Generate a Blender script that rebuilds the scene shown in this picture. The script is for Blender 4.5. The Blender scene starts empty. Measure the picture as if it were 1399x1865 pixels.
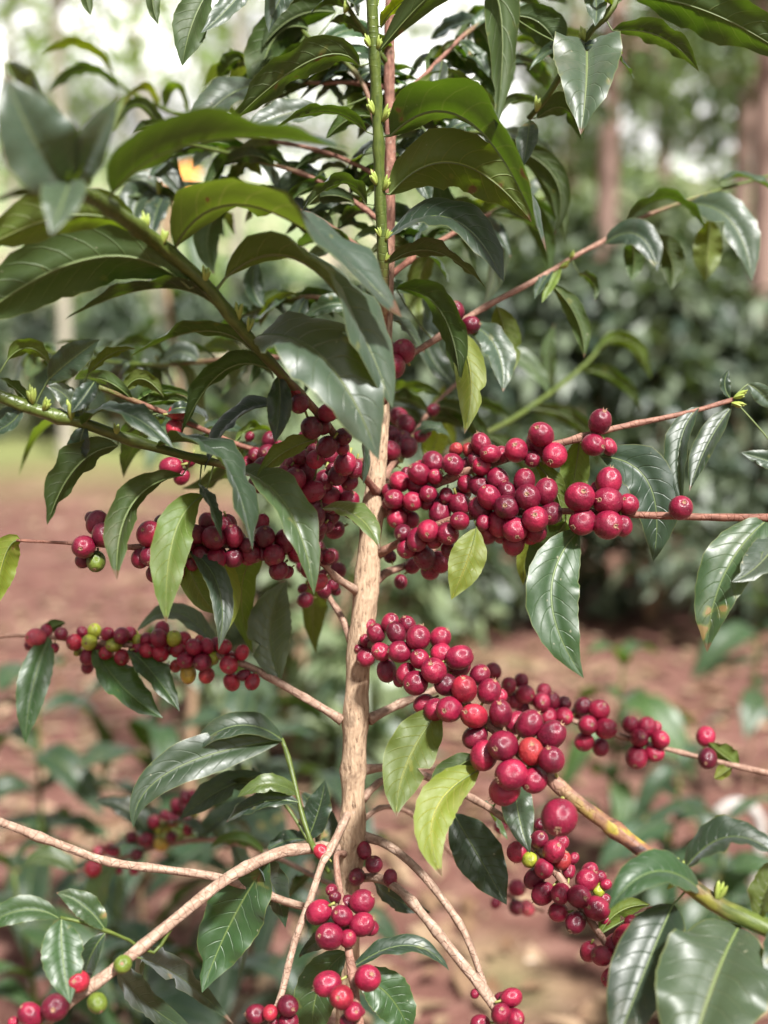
import bpy, math, random
import numpy as np
from mathutils import Vector, Matrix, Quaternion

random.seed(11)
np.random.seed(11)
S = bpy.context.scene
COL = S.collection

# ------------------------------------------------------------------ camera
FPX, CX, CY = 2218.0, 699.5, 932.5          # focal length and centre in photo pixels
CAM = Vector((0.0, 0.0, 0.95))
PITCH = math.radians(8.0)
FWD = Vector((0, math.cos(PITCH), -math.sin(PITCH)))
UPV = Vector((0, math.sin(PITCH), math.cos(PITCH)))
RGT = Vector((1, 0, 0))
cam_d = bpy.data.cameras.new('camera')
cam = bpy.data.objects.new('camera', cam_d)
COL.objects.link(cam)
cam.location = CAM
cam.rotation_euler = (math.radians(90) - PITCH, 0, 0)
cam_d.sensor_fit = 'HORIZONTAL'
cam_d.sensor_width = 36.0
cam_d.lens = 36.0 * FPX / 1399.0
cam_d.clip_start = 0.05
cam_d.clip_end = 1500.0
cam_d.dof.use_dof = True
cam_d.dof.focus_distance = 0.69
cam_d.dof.aperture_fstop = 5.2
cam_d.dof.aperture_blades = 0
S.camera = cam

# ------------------------------------------------------------------ light
SUN_EL, SUN_AZ = math.radians(52), math.radians(155)     # azimuth clockwise from +Y
world = bpy.data.worlds.new('World')
S.world = world
world.use_nodes = True
wn = world.node_tree.nodes
wl = world.node_tree.links
sky = wn.new('ShaderNodeTexSky')
sky.sky_type = 'NISHITA'
sky.sun_disc = False
sky.sun_elevation = SUN_EL
sky.sun_rotation = SUN_AZ
sky.air_density = 1.0
sky.dust_density = 5.0
sky.ozone_density = 1.0
bg = wn['Background']
bg.inputs['Strength'].default_value = 0.06
hsv = wn.new('ShaderNodeHueSaturation')          # a milky, hazy sky
hsv.inputs['Saturation'].default_value = 0.26
hsv.inputs['Value'].default_value = 1.0
wl.new(sky.outputs[0], hsv.inputs['Color'])
wl.new(hsv.outputs[0], bg.inputs['Color'])
sun_d = bpy.data.lights.new('sun', 'SUN')
sun_d.energy = 5.0
sun_d.angle = math.radians(5)
sun_d.color = (1.0, 0.98, 0.945)
sun = bpy.data.objects.new('sun', sun_d)
COL.objects.link(sun)
sdir = Vector((math.sin(SUN_AZ) * math.cos(SUN_EL), math.cos(SUN_AZ) * math.cos(SUN_EL), math.sin(SUN_EL)))
sun.rotation_euler = sdir.to_track_quat('Z', 'Y').to_euler()
sun.location = sdir * 30
S.view_settings.view_transform = 'Standard'
S.view_settings.look = 'None'
S.view_settings.exposure = 1.1
S.view_settings.gamma = 1.0
S.view_settings.use_curve_mapping = False
S.cycles.use_denoising = True
S.cycles.max_bounces = 6
S.cycles.diffuse_bounces = 3
S.cycles.glossy_bounces = 2
S.cycles.transmission_bounces = 3
S.cycles.caustics_reflective = False
S.cycles.caustics_refractive = False
S.cycles.sample_clamp_indirect = 4.0


def P(x, y, d):
    """point seen at photo pixel (x, y), d metres along the view axis"""
    return CAM + (FWD + RGT * float((x - CX) / FPX) - UPV * float((y - CY) / FPX)) * float(d)


def ground_at(x, y):
    v = FWD + RGT * ((x - CX) / FPX) - UPV * ((y - CY) / FPX)
    k = -CAM.z / v.z
    p = CAM + v * k
    return Vector((p.x, p.y, 0))


def at_dist(x, dist):
    """ground point at the given y distance in the column of pixel x"""
    return Vector(((x - CX) / FPX * dist * 1.0, dist, 0))


# ------------------------------------------------------------------ materials
def new_mat(name):
    m = bpy.data.materials.new(name)
    m.use_nodes = True
    nt = m.node_tree
    nt.nodes.clear()
    out = nt.nodes.new('ShaderNodeOutputMaterial')
    return m, nt, out


class NT:
    def __init__(s, nt):
        s.nt = nt

    def n(s, t, **kw):
        nd = s.nt.nodes.new('ShaderNode' + t)
        for k, v in kw.items():
            setattr(nd, k, v)
        return nd

    def link(s, a, b):
        s.nt.links.new(a, b)

    def val(s, sock, v):
        if hasattr(v, 'is_linked') or hasattr(v, 'links'):
            s.link(v, sock)
        else:
            sock.default_value = v

    def math(s, op, a, b=None, c=None, clamp=False):
        nd = s.n('Math', operation=op, use_clamp=clamp)
        s.val(nd.inputs[0], a)
        if b is not None:
            s.val(nd.inputs[1], b)
        if c is not None:
            s.val(nd.inputs[2], c)
        return nd.outputs[0]

    def mix(s, fac, a, b, blend='MIX'):
        nd = s.n('Mix', data_type='RGBA', blend_type=blend)
        s.val(nd.inputs[0], fac)
        s.val(nd.inputs[6], a if not isinstance(a, tuple) else (*a, 1)[:4])
        s.val(nd.inputs[7], b if not isinstance(b, tuple) else (*b, 1)[:4])
        return nd.outputs[2]

    def noise(s, vec, scale, detail=3, rough=0.55):
        nd = s.n('TexNoise')
        nd.inputs['Scale'].default_value = scale
        nd.inputs['Detail'].default_value = detail
        nd.inputs['Roughness'].default_value = rough
        if vec is not None:
            s.link(vec, nd.inputs['Vector'])
        return nd.outputs[0]

    def ramp(s, fac, stops):
        nd = s.n('ValToRGB')
        el = nd.color_ramp.elements
        el[0].position, el[0].color = stops[0][0], (*stops[0][1], 1)
        el[1].position, el[1].color = stops[-1][0], (*stops[-1][1], 1)
        for p, c in stops[1:-1]:
            e = el.new(p)
            e.color = (*c, 1)
        s.link(fac, nd.inputs[0])
        return nd.outputs[0]

    def smooth(s, v, lo, hi):
        nd = s.n('MapRange', interpolation_type='SMOOTHSTEP')
        s.val(nd.inputs[0], v)
        nd.inputs[1].default_value = lo
        nd.inputs[2].default_value = hi
        return nd.outputs[0]


def leaf_material(name, veins=True):
    m, nt, out = new_mat(name)
    g = NT(nt)
    uv = g.n('UVMap', uv_map='UVMap').outputs[0]
    sep = g.n('SeparateXYZ')
    g.link(uv, sep.inputs[0])
    s = g.math('ABSOLUTE', g.math('MULTIPLY_ADD', sep.outputs[0], 2.0, -1.0))
    t = sep.outputs[1]
    info = g.n('ObjectInfo')
    tc = g.n('TexCoord').outputs['Object']
    offs = g.n('VectorMath', operation='ADD')
    g.link(tc, offs.inputs[0])
    cmb = g.n('CombineXYZ')
    g.link(g.math('MULTIPLY', info.outputs['Random'], 37.0), cmb.inputs[0])
    g.link(g.math('MULTIPLY', info.outputs['Random'], 11.0), cmb.inputs[1])
    g.link(cmb.outputs[0], offs.inputs[1])
    vec = offs.outputs[0]
    # lateral veins, curving towards the tip
    q = g.math('MULTIPLY_ADD', t, 10.0, g.math('MULTIPLY', g.math('POWER', s, 1.35), -1.7))
    side = g.math('GREATER_THAN', sep.outputs[0], 0.5)
    q = g.math('ADD', q, g.math('MULTIPLY', side, 0.35))
    q = g.math('ADD', q, g.math('MULTIPLY', g.noise(vec, 60, 1), 0.25))
    fr = g.math('ABSOLUTE', g.math('SUBTRACT', g.math('FRACT', q), 0.5))      # 0.5 on the vein
    vein = g.smooth(fr, 0.43, 0.5)
    fade = g.smooth(s, 1.0, 0.55)
    vein = g.math('MULTIPLY', vein, fade)
    mid = g.smooth(s, 0.055, 0.02)
    n1 = g.noise(vec, 45, 4)
    n2 = g.noise(vec, 400, 3)
    back = g.n('NewGeometry').outputs['Backfacing']
    top = g.mix(n1, (0.013, 0.030, 0.013), (0.025, 0.053, 0.019))
    top = g.mix(g.math('MULTIPLY', vein, 0.18), top, (0.06, 0.10, 0.035))
    top = g.mix(g.math('MULTIPLY', mid, 0.6), top, (0.10, 0.135, 0.05))
    und = g.mix(n1, (0.026, 0.052, 0.008), (0.044, 0.076, 0.012))
    und = g.mix(g.math('MULTIPLY', vein, 0.35), und, (0.10, 0.13, 0.035))
    und = g.mix(g.math('MULTIPLY', mid, 0.8), und, (0.19, 0.23, 0.07))
    colr = g.mix(back, top, und)
    colr = g.mix(1.0, colr, info.outputs['Color'], 'MULTIPLY')
    # brown blemishes on some leaves
    spot_n = g.noise(vec, 55, 2)
    thr = g.math('MULTIPLY_ADD', info.outputs['Random'], -0.05, 0.745)
    spot = g.smooth(g.math('SUBTRACT', spot_n, thr), 0.0, 0.02)
    colr = g.mix(spot, colr, (0.17, 0.085, 0.04))
    halo = g.smooth(g.math('SUBTRACT', spot_n, thr), -0.05, 0.0)
    colr = g.mix(g.math('MULTIPLY', halo, 0.35), colr, (0.24, 0.22, 0.04))
    speck = g.smooth(g.noise(vec, 330, 1), 0.76, 0.80)
    colr = g.mix(g.math('MULTIPLY', speck, 0.5), colr, (0.35, 0.33, 0.22))
    dust = g.math('MULTIPLY', g.smooth(g.noise(vec, 28, 5, .7), 0.48, 0.75), g.math('MULTIPLY', info.outputs['Random'], 0.22))
    colr = g.mix(dust, colr, (0.26, 0.20, 0.15))
    tipb = g.math('MULTIPLY', g.smooth(g.math('ADD', t, g.math('MULTIPLY', g.noise(vec, 120, 2), .12)), 1.0, 1.03), g.math('GREATER_THAN', info.outputs['Random'], .55))
    colr = g.mix(tipb, colr, (0.11, 0.055, 0.028))
    edge = g.smooth(s, 0.955, 0.99)
    colr = g.mix(g.math('MULTIPLY', edge, 0.45), colr, (0.20, 0.21, 0.06))
    b = g.n('BsdfPrincipled')
    g.link(colr, b.inputs['Base Color'])
    rgh = g.math('MULTIPLY_ADD', n2, 0.24, 0.34)
    rgh = g.math('ADD', rgh, g.math('MULTIPLY', back, 0.16))
    g.link(rgh, b.inputs['Roughness'])
    b.inputs['Specular IOR Level'].default_value = 0.6
    g.link(g.math('MULTIPLY_ADD', back, -0.20, 0.22), b.inputs['Sheen Weight'])
    g.link(g.math('MULTIPLY_ADD', back, -0.16, 0.20), b.inputs['Coat Weight'])
    g.link(g.math('MULTIPLY_ADD', n2, 0.2, 0.32), b.inputs['Coat Roughness'])
    b.inputs['Sheen Roughness'].default_value = 0.45
    b.inputs['Sheen Tint'].default_value = (0.88, 0.94, 1.0, 1)
    h = g.math('MULTIPLY', vein, -0.6)
    h = g.math('ADD', h, g.math('MULTIPLY', n2, 0.12))
    h = g.math('ADD', h, g.math('MULTIPLY', n1, 0.5))
    h = g.math('ADD', h, g.math('MULTIPLY', mid, -0.6))
    bump = g.n('Bump')
    bump.inputs['Strength'].default_value = 0.5
    bump.inputs['Distance'].default_value = 0.0012
    g.link(h, bump.inputs['Height'])
    g.link(bump.outputs[0], b.inputs['Normal'])
    tr = g.n('BsdfTranslucent')
    tcol = g.mix(1.0, g.mix(vein, (0.10, 0.19, 0.006), (0.14, 0.22, 0.016)), info.outputs['Color'], 'MULTIPLY')
    tcol = g.mix(spot, tcol, (0.10, 0.04, 0.01))
    g.link(tcol, tr.inputs['Color'])
    mx = g.n('MixShader')
    mx.inputs[0].default_value = 0.26
    g.link(b.outputs[0], mx.inputs[1])
    g.link(tr.outputs[0], mx.inputs[2])
    g.link(mx.outputs[0], out.inputs[0])
    return m


def cherry_material():
    m, nt, out = new_mat('cherry_skin')
    g = NT(nt)
    info = g.n('ObjectInfo')
    tc = g.n('TexCoord').outputs['Object']
    offs = g.n('VectorMath', operation='ADD')
    g.link(tc, offs.inputs[0])
    cmb = g.n('CombineXYZ')
    g.link(g.math('MULTIPLY', info.outputs['Random'], 57.0), cmb.inputs[0])
    g.link(cmb.outputs[0], offs.inputs[1])
    v = offs.outputs[0]
    n1 = g.noise(v, 0.9, 3)
    colr = g.mix(1.0, info.outputs['Color'], g.ramp(n1, [(0.3, (0.5, 0.48, 0.55)), (0.7, (1.3, 1.3, 1.2))]), 'MULTIPLY')
    speck = g.smooth(g.noise(v, 9.0, 2), 0.69, 0.74)
    colr = g.mix(g.math('MULTIPLY', speck, 0.45), colr, (0.55, 0.30, 0.24))
    scr = g.smooth(g.noise(v, 4.0, 5), 0.70, 0.75)
    colr = g.mix(g.math('MULTIPLY', scr, 0.4), colr, (0.33, 0.14, 0.08))
    b = g.n('BsdfPrincipled')
    g.link(colr, b.inputs['Base Color'])
    g.link(g.math('MULTIPLY_ADD', g.noise(v, 3.0, 4), 0.20, 0.20), b.inputs['Roughness'])
    b.inputs['Specular IOR Level'].default_value = 0.5
    b.inputs['Sheen Weight'].default_value = 0.0
    b.inputs['Sheen Roughness'].default_value = 0.4
    b.inputs['Sheen Tint'].default_value = (1.0, 0.85, 0.9, 1)
    bump = g.n('Bump')
    bump.inputs['Strength'].default_value = 0.25
    bump.inputs['Distance'].default_value = 0.03
    g.link(g.math('ADD', g.noise(v, 14, 3), g.math('MULTIPLY', g.noise(v, 1.6, 2), 3.0)), bump.inputs['Height'])
    g.link(bump.outputs[0], b.inputs['Normal'])
    g.link(b.outputs[0], out.inputs[0])
    return m


def simple_mat(name, c1, c2, scale=20, rough=0.6, bump=0.0, coord='Object'):
    m, nt, out = new_mat(name)
    g = NT(nt)
    v = g.n('TexCoord').outputs[coord]
    n = g.noise(v, scale, 4)
    b = g.n('BsdfPrincipled')
    g.link(g.mix(n, c1, c2), b.inputs['Base Color'])
    b.inputs['Roughness'].default_value = rough
    if bump:
        bp = g.n('Bump')
        bp.inputs['Strength'].default_value = 0.6
        bp.inputs['Distance'].default_value = bump
        g.link(g.noise(v, scale * 3, 4), bp.inputs['Height'])
        g.link(bp.outputs[0], b.inputs['Normal'])
    g.link(b.outputs[0], out.inputs[0])
    return m


def bark_material(name, light, mid, dark, su, sv, fissure, rough=0.8, lichen=0.0):
    """bark: UV.x = arc round the stem in m, UV.y = length along it in m"""
    m, nt, out = new_mat(name)
    g = NT(nt)
    uv = g.n('UVMap', uv_map='UVMap').outputs[0]
    mp = g.n('Mapping')
    mp.inputs['Scale'].default_value = (su, sv, 1)
    g.link(uv, mp.inputs[0])
    v = mp.outputs[0]
    n1 = g.noise(v, 1.0, 5, 0.6)
    n2 = g.noise(v, 2.6, 5, 0.7)
    mp3 = g.n('Mapping')
    mp3.inputs['Scale'].default_value = (su * .6, sv * 2.0, 1)
    g.link(uv, mp3.inputs[0])
    n3 = g.noise(mp3.outputs[0], 1.0, 4, .6)
    crack = g.math('MULTIPLY', g.smooth(g.math('ADD', g.math('MULTIPLY', n2, .6), g.math('MULTIPLY', n1, .4)), 0.44, 0.34), fissure)
    crack = g.math('MAXIMUM', crack, g.smooth(n3, .66, .74))
    colr = g.ramp(n1, [(0.34, mid), (0.62, light)])
    yg = g.n('Attribute', attribute_name='young').outputs['Fac']
    colr = g.mix(yg, colr, g.ramp(n1, [(0.35, (0.12, 0.05, 0.035)), (0.62, (0.27, 0.135, 0.095))]))
    big = g.noise(uv, 60, 3)
    colr = g.mix(g.smooth(big, 0.55, 0.75), colr, dark)
    colr = g.mix(g.math('MULTIPLY', crack, 0.85), colr, dark)
    if lichen:
        colr = g.mix(g.math('MULTIPLY', g.smooth(g.noise(uv, 350, 2), 0.62, 0.7), lichen), colr, (0.5, 0.42, 0.34))
    b = g.n('BsdfPrincipled')
    g.link(colr, b.inputs['Base Color'])
    b.inputs['Roughness'].default_value = rough
    b.inputs['Specular IOR Level'].default_value = 0.3
    bp = g.n('Bump')
    bp.inputs['Strength'].default_value = 0.8
    bp.inputs['Distance'].default_value = 0.0018
    g.link(g.math('SUBTRACT', n1, crack), bp.inputs['Height'])
    g.link(bp.outputs[0], b.inputs['Normal'])
    g.link(b.outputs[0], out.inputs[0])
    return m


def twig_material():
    """twig: vertex attribute 'green' (0 old bark .. 1 young green) and 'yellow' (patchy yellow-black)"""
    m, nt, out = new_mat('twig_bark')
    g = NT(nt)
    uv = g.n('UVMap', uv_map='UVMap').outputs[0]
    mp = g.n('Mapping')
    mp.inputs['Scale'].default_value = (420, 120, 1)
    g.link(uv, mp.inputs[0])
    n1 = g.noise(mp.outputs[0], 1.0, 4)
    mp2 = g.n('Mapping')
    mp2.inputs['Scale'].default_value = (110, 230, 1)
    g.link(uv, mp2.inputs[0])
    vor = g.n('TexVoronoi', feature='DISTANCE_TO_EDGE')
    vor.inputs['Scale'].default_value = 1.0
    g.link(mp2.outputs[0], vor.inputs['Vector'])
    crack = g.smooth(vor.outputs[0], 0.07, 0.0)
    tan = g.ramp(n1, [(0.3, (0.19, 0.115, 0.08)), (0.5, (0.30, 0.20, 0.145)), (0.7, (0.44, 0.325, 0.25))])
    tan = g.mix(g.math('MULTIPLY', crack, 0.3), tan, (0.16, 0.08, 0.05))
    red = g.ramp(n1, [(0.3, (0.10, 0.032, 0.022)), (0.7, (0.25, 0.10, 0.065))])
    grn = g.ramp(n1, [(0.3, (0.045, 0.070, 0.012)), (0.7, (0.105, 0.135, 0.026))])
    mpy = g.n('Mapping')
    mpy.inputs['Scale'].default_value = (70, 55, 1)
    g.link(uv, mpy.inputs[0])
    ny = g.noise(mpy.outputs[0], 1.0, 2)
    yel = g.ramp(ny, [(0.40, (0.045, 0.020, 0.018)), (0.46, (0.19, 0.085, 0.05)), (0.50, (0.20, 0.10, 0.05)), (0.56, (0.28, 0.21, 0.03)), (0.7, (0.15, 0.15, 0.03))])
    a1 = g.n('Attribute', attribute_name='green').outputs['Fac']
    a2 = g.n('Attribute', attribute_name='yellow').outputs['Fac']
    a3 = g.n('Attribute', attribute_name='reddish').outputs['Fac']
    colr = g.mix(a3, tan, red)
    colr = g.mix(g.smooth(g.math('ADD', a1, g.math('MULTIPLY_ADD', n1, 0.4, -0.2)), 0.35, 0.65), colr, grn)
    colr = g.mix(a2, colr, yel)
    b = g.n('BsdfPrincipled')
    g.link(colr, b.inputs['Base Color'])
    g.link(g.math('MULTIPLY_ADD', a1, -0.25, 0.7), b.inputs['Roughness'])
    b.inputs['Specular IOR Level'].default_value = 0.35
    bp = g.n('Bump')
    bp.inputs['Strength'].default_value = 0.6
    bp.inputs['Distance'].default_value = 0.0006
    g.link(g.math('SUBTRACT', n1, g.math('MULTIPLY', crack, g.math('SUBTRACT', 1.0, a1))), bp.inputs['Height'])
    g.link(bp.outputs[0], b.inputs['Normal'])
    g.link(b.outputs[0], out.inputs[0])
    return m


M = {}
M['leaf'] = leaf_material('coffee_leaf')
M['cherry'] = cherry_material()
M['calyx'] = simple_mat('dry_calyx', (0.10, 0.035, 0.028), (0.40, 0.25, 0.14), 4.0, 0.8)
M['stalk'] = simple_mat('fruit_stalk', (0.16, 0.20, 0.04), (0.30, 0.27, 0.08), 3.0, 0.6)
M['midrib'] = simple_mat('leaf_midrib', (0.075, 0.115, 0.03), (0.14, 0.18, 0.055), 60, 0.5)
M['bud'] = simple_mat('green_bud', (0.16, 0.24, 0.04), (0.36, 0.40, 0.09), 120, 0.45)
M['trunk'] = bark_material('trunk_bark', (0.44, 0.315, 0.21), (0.27, 0.175, 0.11), (0.09, 0.055, 0.035), 480, 120, 0.7, lichen=0.35)
M['twig'] = twig_material()


# ------------------------------------------------------------------ object helpers
def link(o):
    COL.objects.link(o)
    return o


WORLD = {}          # world location of everything that has children


def mesh_obj(name, me, parent=None, loc=(0, 0, 0)):
    """link a mesh; loc is in world space, parents are never rotated"""
    o = bpy.data.objects.new(name, me)
    link(o)
    loc = Vector(loc)
    WORLD[o.name] = loc
    if parent is not None:
        o.parent = parent
        o.location = loc - WORLD[parent.name]
    else:
        o.location = loc
    return o


def thing(name, label, cat, loc, group=None):
    o = bpy.data.objects.new(name, None)
    link(o)
    o.location = loc
    o.empty_display_size = 0.05
    WORLD[o.name] = Vector(loc)
    o['label'] = label
    o['category'] = cat
    if group:
        o['group'] = group
    return o


def make_mesh(name, verts, faces, mats, uvs=None, mat_idx=None, attrs=None, smooth=True):
    me = bpy.data.meshes.new(name)
    me.from_pydata([tuple(v) for v in verts], [], faces)
    for m in mats:
        me.materials.append(m)
    if uvs is not None:
        layer = me.uv_layers.new(name='UVMap')
        idx = np.empty(len(me.loops), dtype=np.int32)
        me.loops.foreach_get('vertex_index', idx)
        layer.data.foreach_set('uv', np.asarray(uvs, dtype=np.float32)[idx].ravel())
    if mat_idx is not None:
        me.polygons.foreach_set('material_index', np.asarray(mat_idx, dtype=np.int32))
    if attrs:
        for k, a in attrs.items():
            at = me.attributes.new(k, 'FLOAT', 'POINT')
            at.data.foreach_set('value', np.asarray(a, dtype=np.float32))
    if smooth:
        me.polygons.foreach_set('use_smooth', np.ones(len(me.polygons), dtype=bool))
    me.update()
    return me


def spline(pts, step=0.006):
    """Catmull-Rom through rows of numbers (first three = xyz); returns a dense array"""
    p = np.asarray(pts, dtype=float)
    if len(p) < 2:
        return p
    ext = np.vstack([2 * p[0] - p[1], p, 2 * p[-1] - p[-2]])
    out = []
    for i in range(1, len(ext) - 2):
        a, b, c, d = ext[i - 1], ext[i], ext[i + 1], ext[i + 2]
        n = max(2, int(np.linalg.norm(c[:3] - b[:3]) / step))
        t = np.linspace(0, 1, n, endpoint=False)[:, None]
        out.append(0.5 * ((2 * b) + (-a + c) * t + (2 * a - 5 * b + 4 * c - d) * t**2 + (-a + 3 * b - 3 * c + d) * t**3))
    out.append(p[-1:])
    return np.vstack(out)


def tube(path, rad, seg=10, rough=0.0, seed=0, cap=True, base=0):
    """path (n,3), rad (n,) -> verts, faces, uvs; uv in metres"""
    path = np.asarray(path, float)
    n = len(path)
    tan = np.gradient(path, axis=0)
    tan /= np.linalg.norm(tan, axis=1)[:, None] + 1e-12
    ref = np.array([0.13, 0.97, 0.21])
    if abs(np.dot(ref / np.linalg.norm(ref), tan[0])) > 0.9:
        ref = np.array([1.0, 0.1, 0.0])
    a = np.cross(tan[0], ref)
    a /= np.linalg.norm(a)
    L = np.concatenate([[0], np.cumsum(np.linalg.norm(np.diff(path, axis=0), axis=1))])
    rs = np.random.RandomState(seed)
    ph = rs.uniform(0, 6.28, 6)
    V, U = [], []
    ang = np.linspace(0, 2 * np.pi, seg + 1)
    for i in range(n):
        a = a - tan[i] * np.dot(a, tan[i])
        a /= np.linalg.norm(a) + 1e-12
        b = np.cross(tan[i], a)
        r = rad[i]
        rr = r * (1 + rough * (0.5 * np.sin(3 * ang + ph[0] + L[i] * 90) + 0.5 * np.sin(5 * ang + ph[1] - L[i] * 160) + 0.6 * np.sin(L[i] * 260 + ph[2]) * np.sin(2 * ang + ph[3])))
        rr[-1] = rr[0]
        V.append(path[i] + np.outer(rr * np.cos(ang), a) + np.outer(rr * np.sin(ang), b))
        U.append(np.stack([ang * r, np.full(seg + 1, L[i])], axis=1))
    V = np.vstack(V)
    U = np.vstack(U)
    F = []
    w = seg + 1
    for i in range(n - 1):
        for j in range(seg):
            F.append((base + i * w + j, base + i * w + j + 1, base + (i + 1) * w + j + 1, base + (i + 1) * w + j))
    if cap:
        F.append(tuple(base + j for j in range(seg))[::-1])
        F.append(tuple(base + (n - 1) * w + j for j in range(seg)))
    return V, F, U


# ------------------------------------------------------------------ leaf, cherry, bud meshes
def leaf_geometry(spine, roll_n, width, fold=0.42, seed=0, nl=22, ns=4, wave=1.0, pk=None):
    """spine: (k,3) points base to tip, roll_n: function t -> top normal hint; returns verts, faces, uvs, mat index"""
    rs = np.random.RandomState(seed)
    sp = np.asarray(spine, float)
    L = np.concatenate([[0], np.cumsum(np.linalg.norm(np.diff(sp, axis=0), axis=1))])
    T = np.linspace(0, 1, nl + 1)
    pts = np.stack([np.interp(T * L[-1], L, sp[:, k]) for k in range(3)], axis=1)
    tan = np.gradient(pts, axis=0)
    tan /= np.linalg.norm(tan, axis=1)[:, None] + 1e-12
    ph = rs.uniform(0, 6.28, 8)
    k1, k2 = rs.uniform(2.2, 3.6), rs.uniform(4.5, 7.0)
    V, U = [], []
    cols = np.linspace(-1, 1, 2 * ns + 1)
    length = L[-1]
    peak = rs.uniform(0.78, 0.95) if pk is None else pk
    bites = [(rs.uniform(.25, .9), rs.choice([-1, 1]), rs.uniform(.15, .5), rs.uniform(.02, .04)) for _ in range(rs.choice([0, 0, 0, 1, 2]))]
    for i, t in enumerate(T):
        n = np.array(roll_n(t), float)
        n -= tan[i] * np.dot(n, tan[i])
        n /= np.linalg.norm(n) + 1e-12
        w = np.cross(tan[i], n)
        prof = max(0.0, math.sin(math.pi * t ** peak)) ** 0.85
        if t > 0.80:
            prof = prof * (1 - 0.30 * ((t - 0.80) / 0.2))
        prof = max(prof, 0.035 * (1 - t) + 0.004)
        hw = 0.5 * width * prof
        f = fold * (1 - 0.25 * t)
        for s in cols:
            a = abs(s)
            edge = hw * a * a * wave * (0.10 * math.sin(2 * math.pi * k1 * t + ph[0] + (ph[1] if s > 0 else ph[2])) + 0.05 * math.sin(2 * math.pi * k2 * t + (ph[3] if s > 0 else ph[4])))
            quilt = 0.0006 * prof * math.sin(math.pi * min(1, a * 1.05)) * math.sin(2 * math.pi * (10 * t - 1.7 * a ** 1.35 + (0.35 if s > 0 else 0)))
            bulge = 0.13 * hw * math.sin(math.pi * a)
            rim = 1 + 0.025 * math.sin(2 * math.pi * (11 * t) + ph[5] * (1 if s > 0 else -1)) * a
            for bt, bs, bd, bw in bites:
                if s * bs > .5:
                    rim -= bd * math.exp(-((t - bt) / bw) ** 2) * a
            p = pts[i] + w * (s * hw * math.cos(f) * rim) + n * (a * hw * math.sin(f) + edge + quilt + bulge)
            V.append(p)
            U.append((0.5 * s + 0.5, t))
    F, MI = [], []
    wd = 2 * ns + 1
    for i in range(nl):
        for j in range(2 * ns):
            F.append((i * wd + j, i * wd + j + 1, (i + 1) * wd + j + 1, (i + 1) * wd + j))
            MI.append(0)
    return V, U, F, MI, pts, tan, length


def leaf_mesh(spine, roll_n, width, fold=0.42, seed=0, petiole_from=None, rib=True, nl=22, ns=4, wave=1.0, pk=None):
    V, U, F, MI, pts, tan, length = leaf_geometry(spine, roll_n, width, fold, seed, nl, ns, wave, pk)
    if rib:
        path = list(pts[: nl - 1])
        r0 = max(0.0004, min(0.0009, width * 0.017))
        rad = list(np.linspace(r0, r0 * 0.3, len(path)))
        if petiole_from is not None:
            pf = np.array(petiole_from, float)
            d = np.linalg.norm(pf - path[0])
            if d > 0.002:
                k = max(2, min(6, int(d / 0.003)))
                mid = (pf + path[0]) / 2 - tan[0] * d * 0.10
                pre = []
                for q in np.linspace(0, 1, k, endpoint=False):
                    pre.append((1 - q) ** 2 * pf + 2 * q * (1 - q) * mid + q * q * path[0])
                path = pre + path
                rad = list(np.linspace(r0 * 1.5, r0, len(pre))) + rad
        tv, tf, tu = tube(path, rad, seg=5, base=len(V), cap=False)
        V = list(V) + list(tv)
        U = list(U) + [(0.5, 0.2)] * len(tv)
        F += tf
        MI += [1] * len(tf)
    return V, F, U, MI


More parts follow.
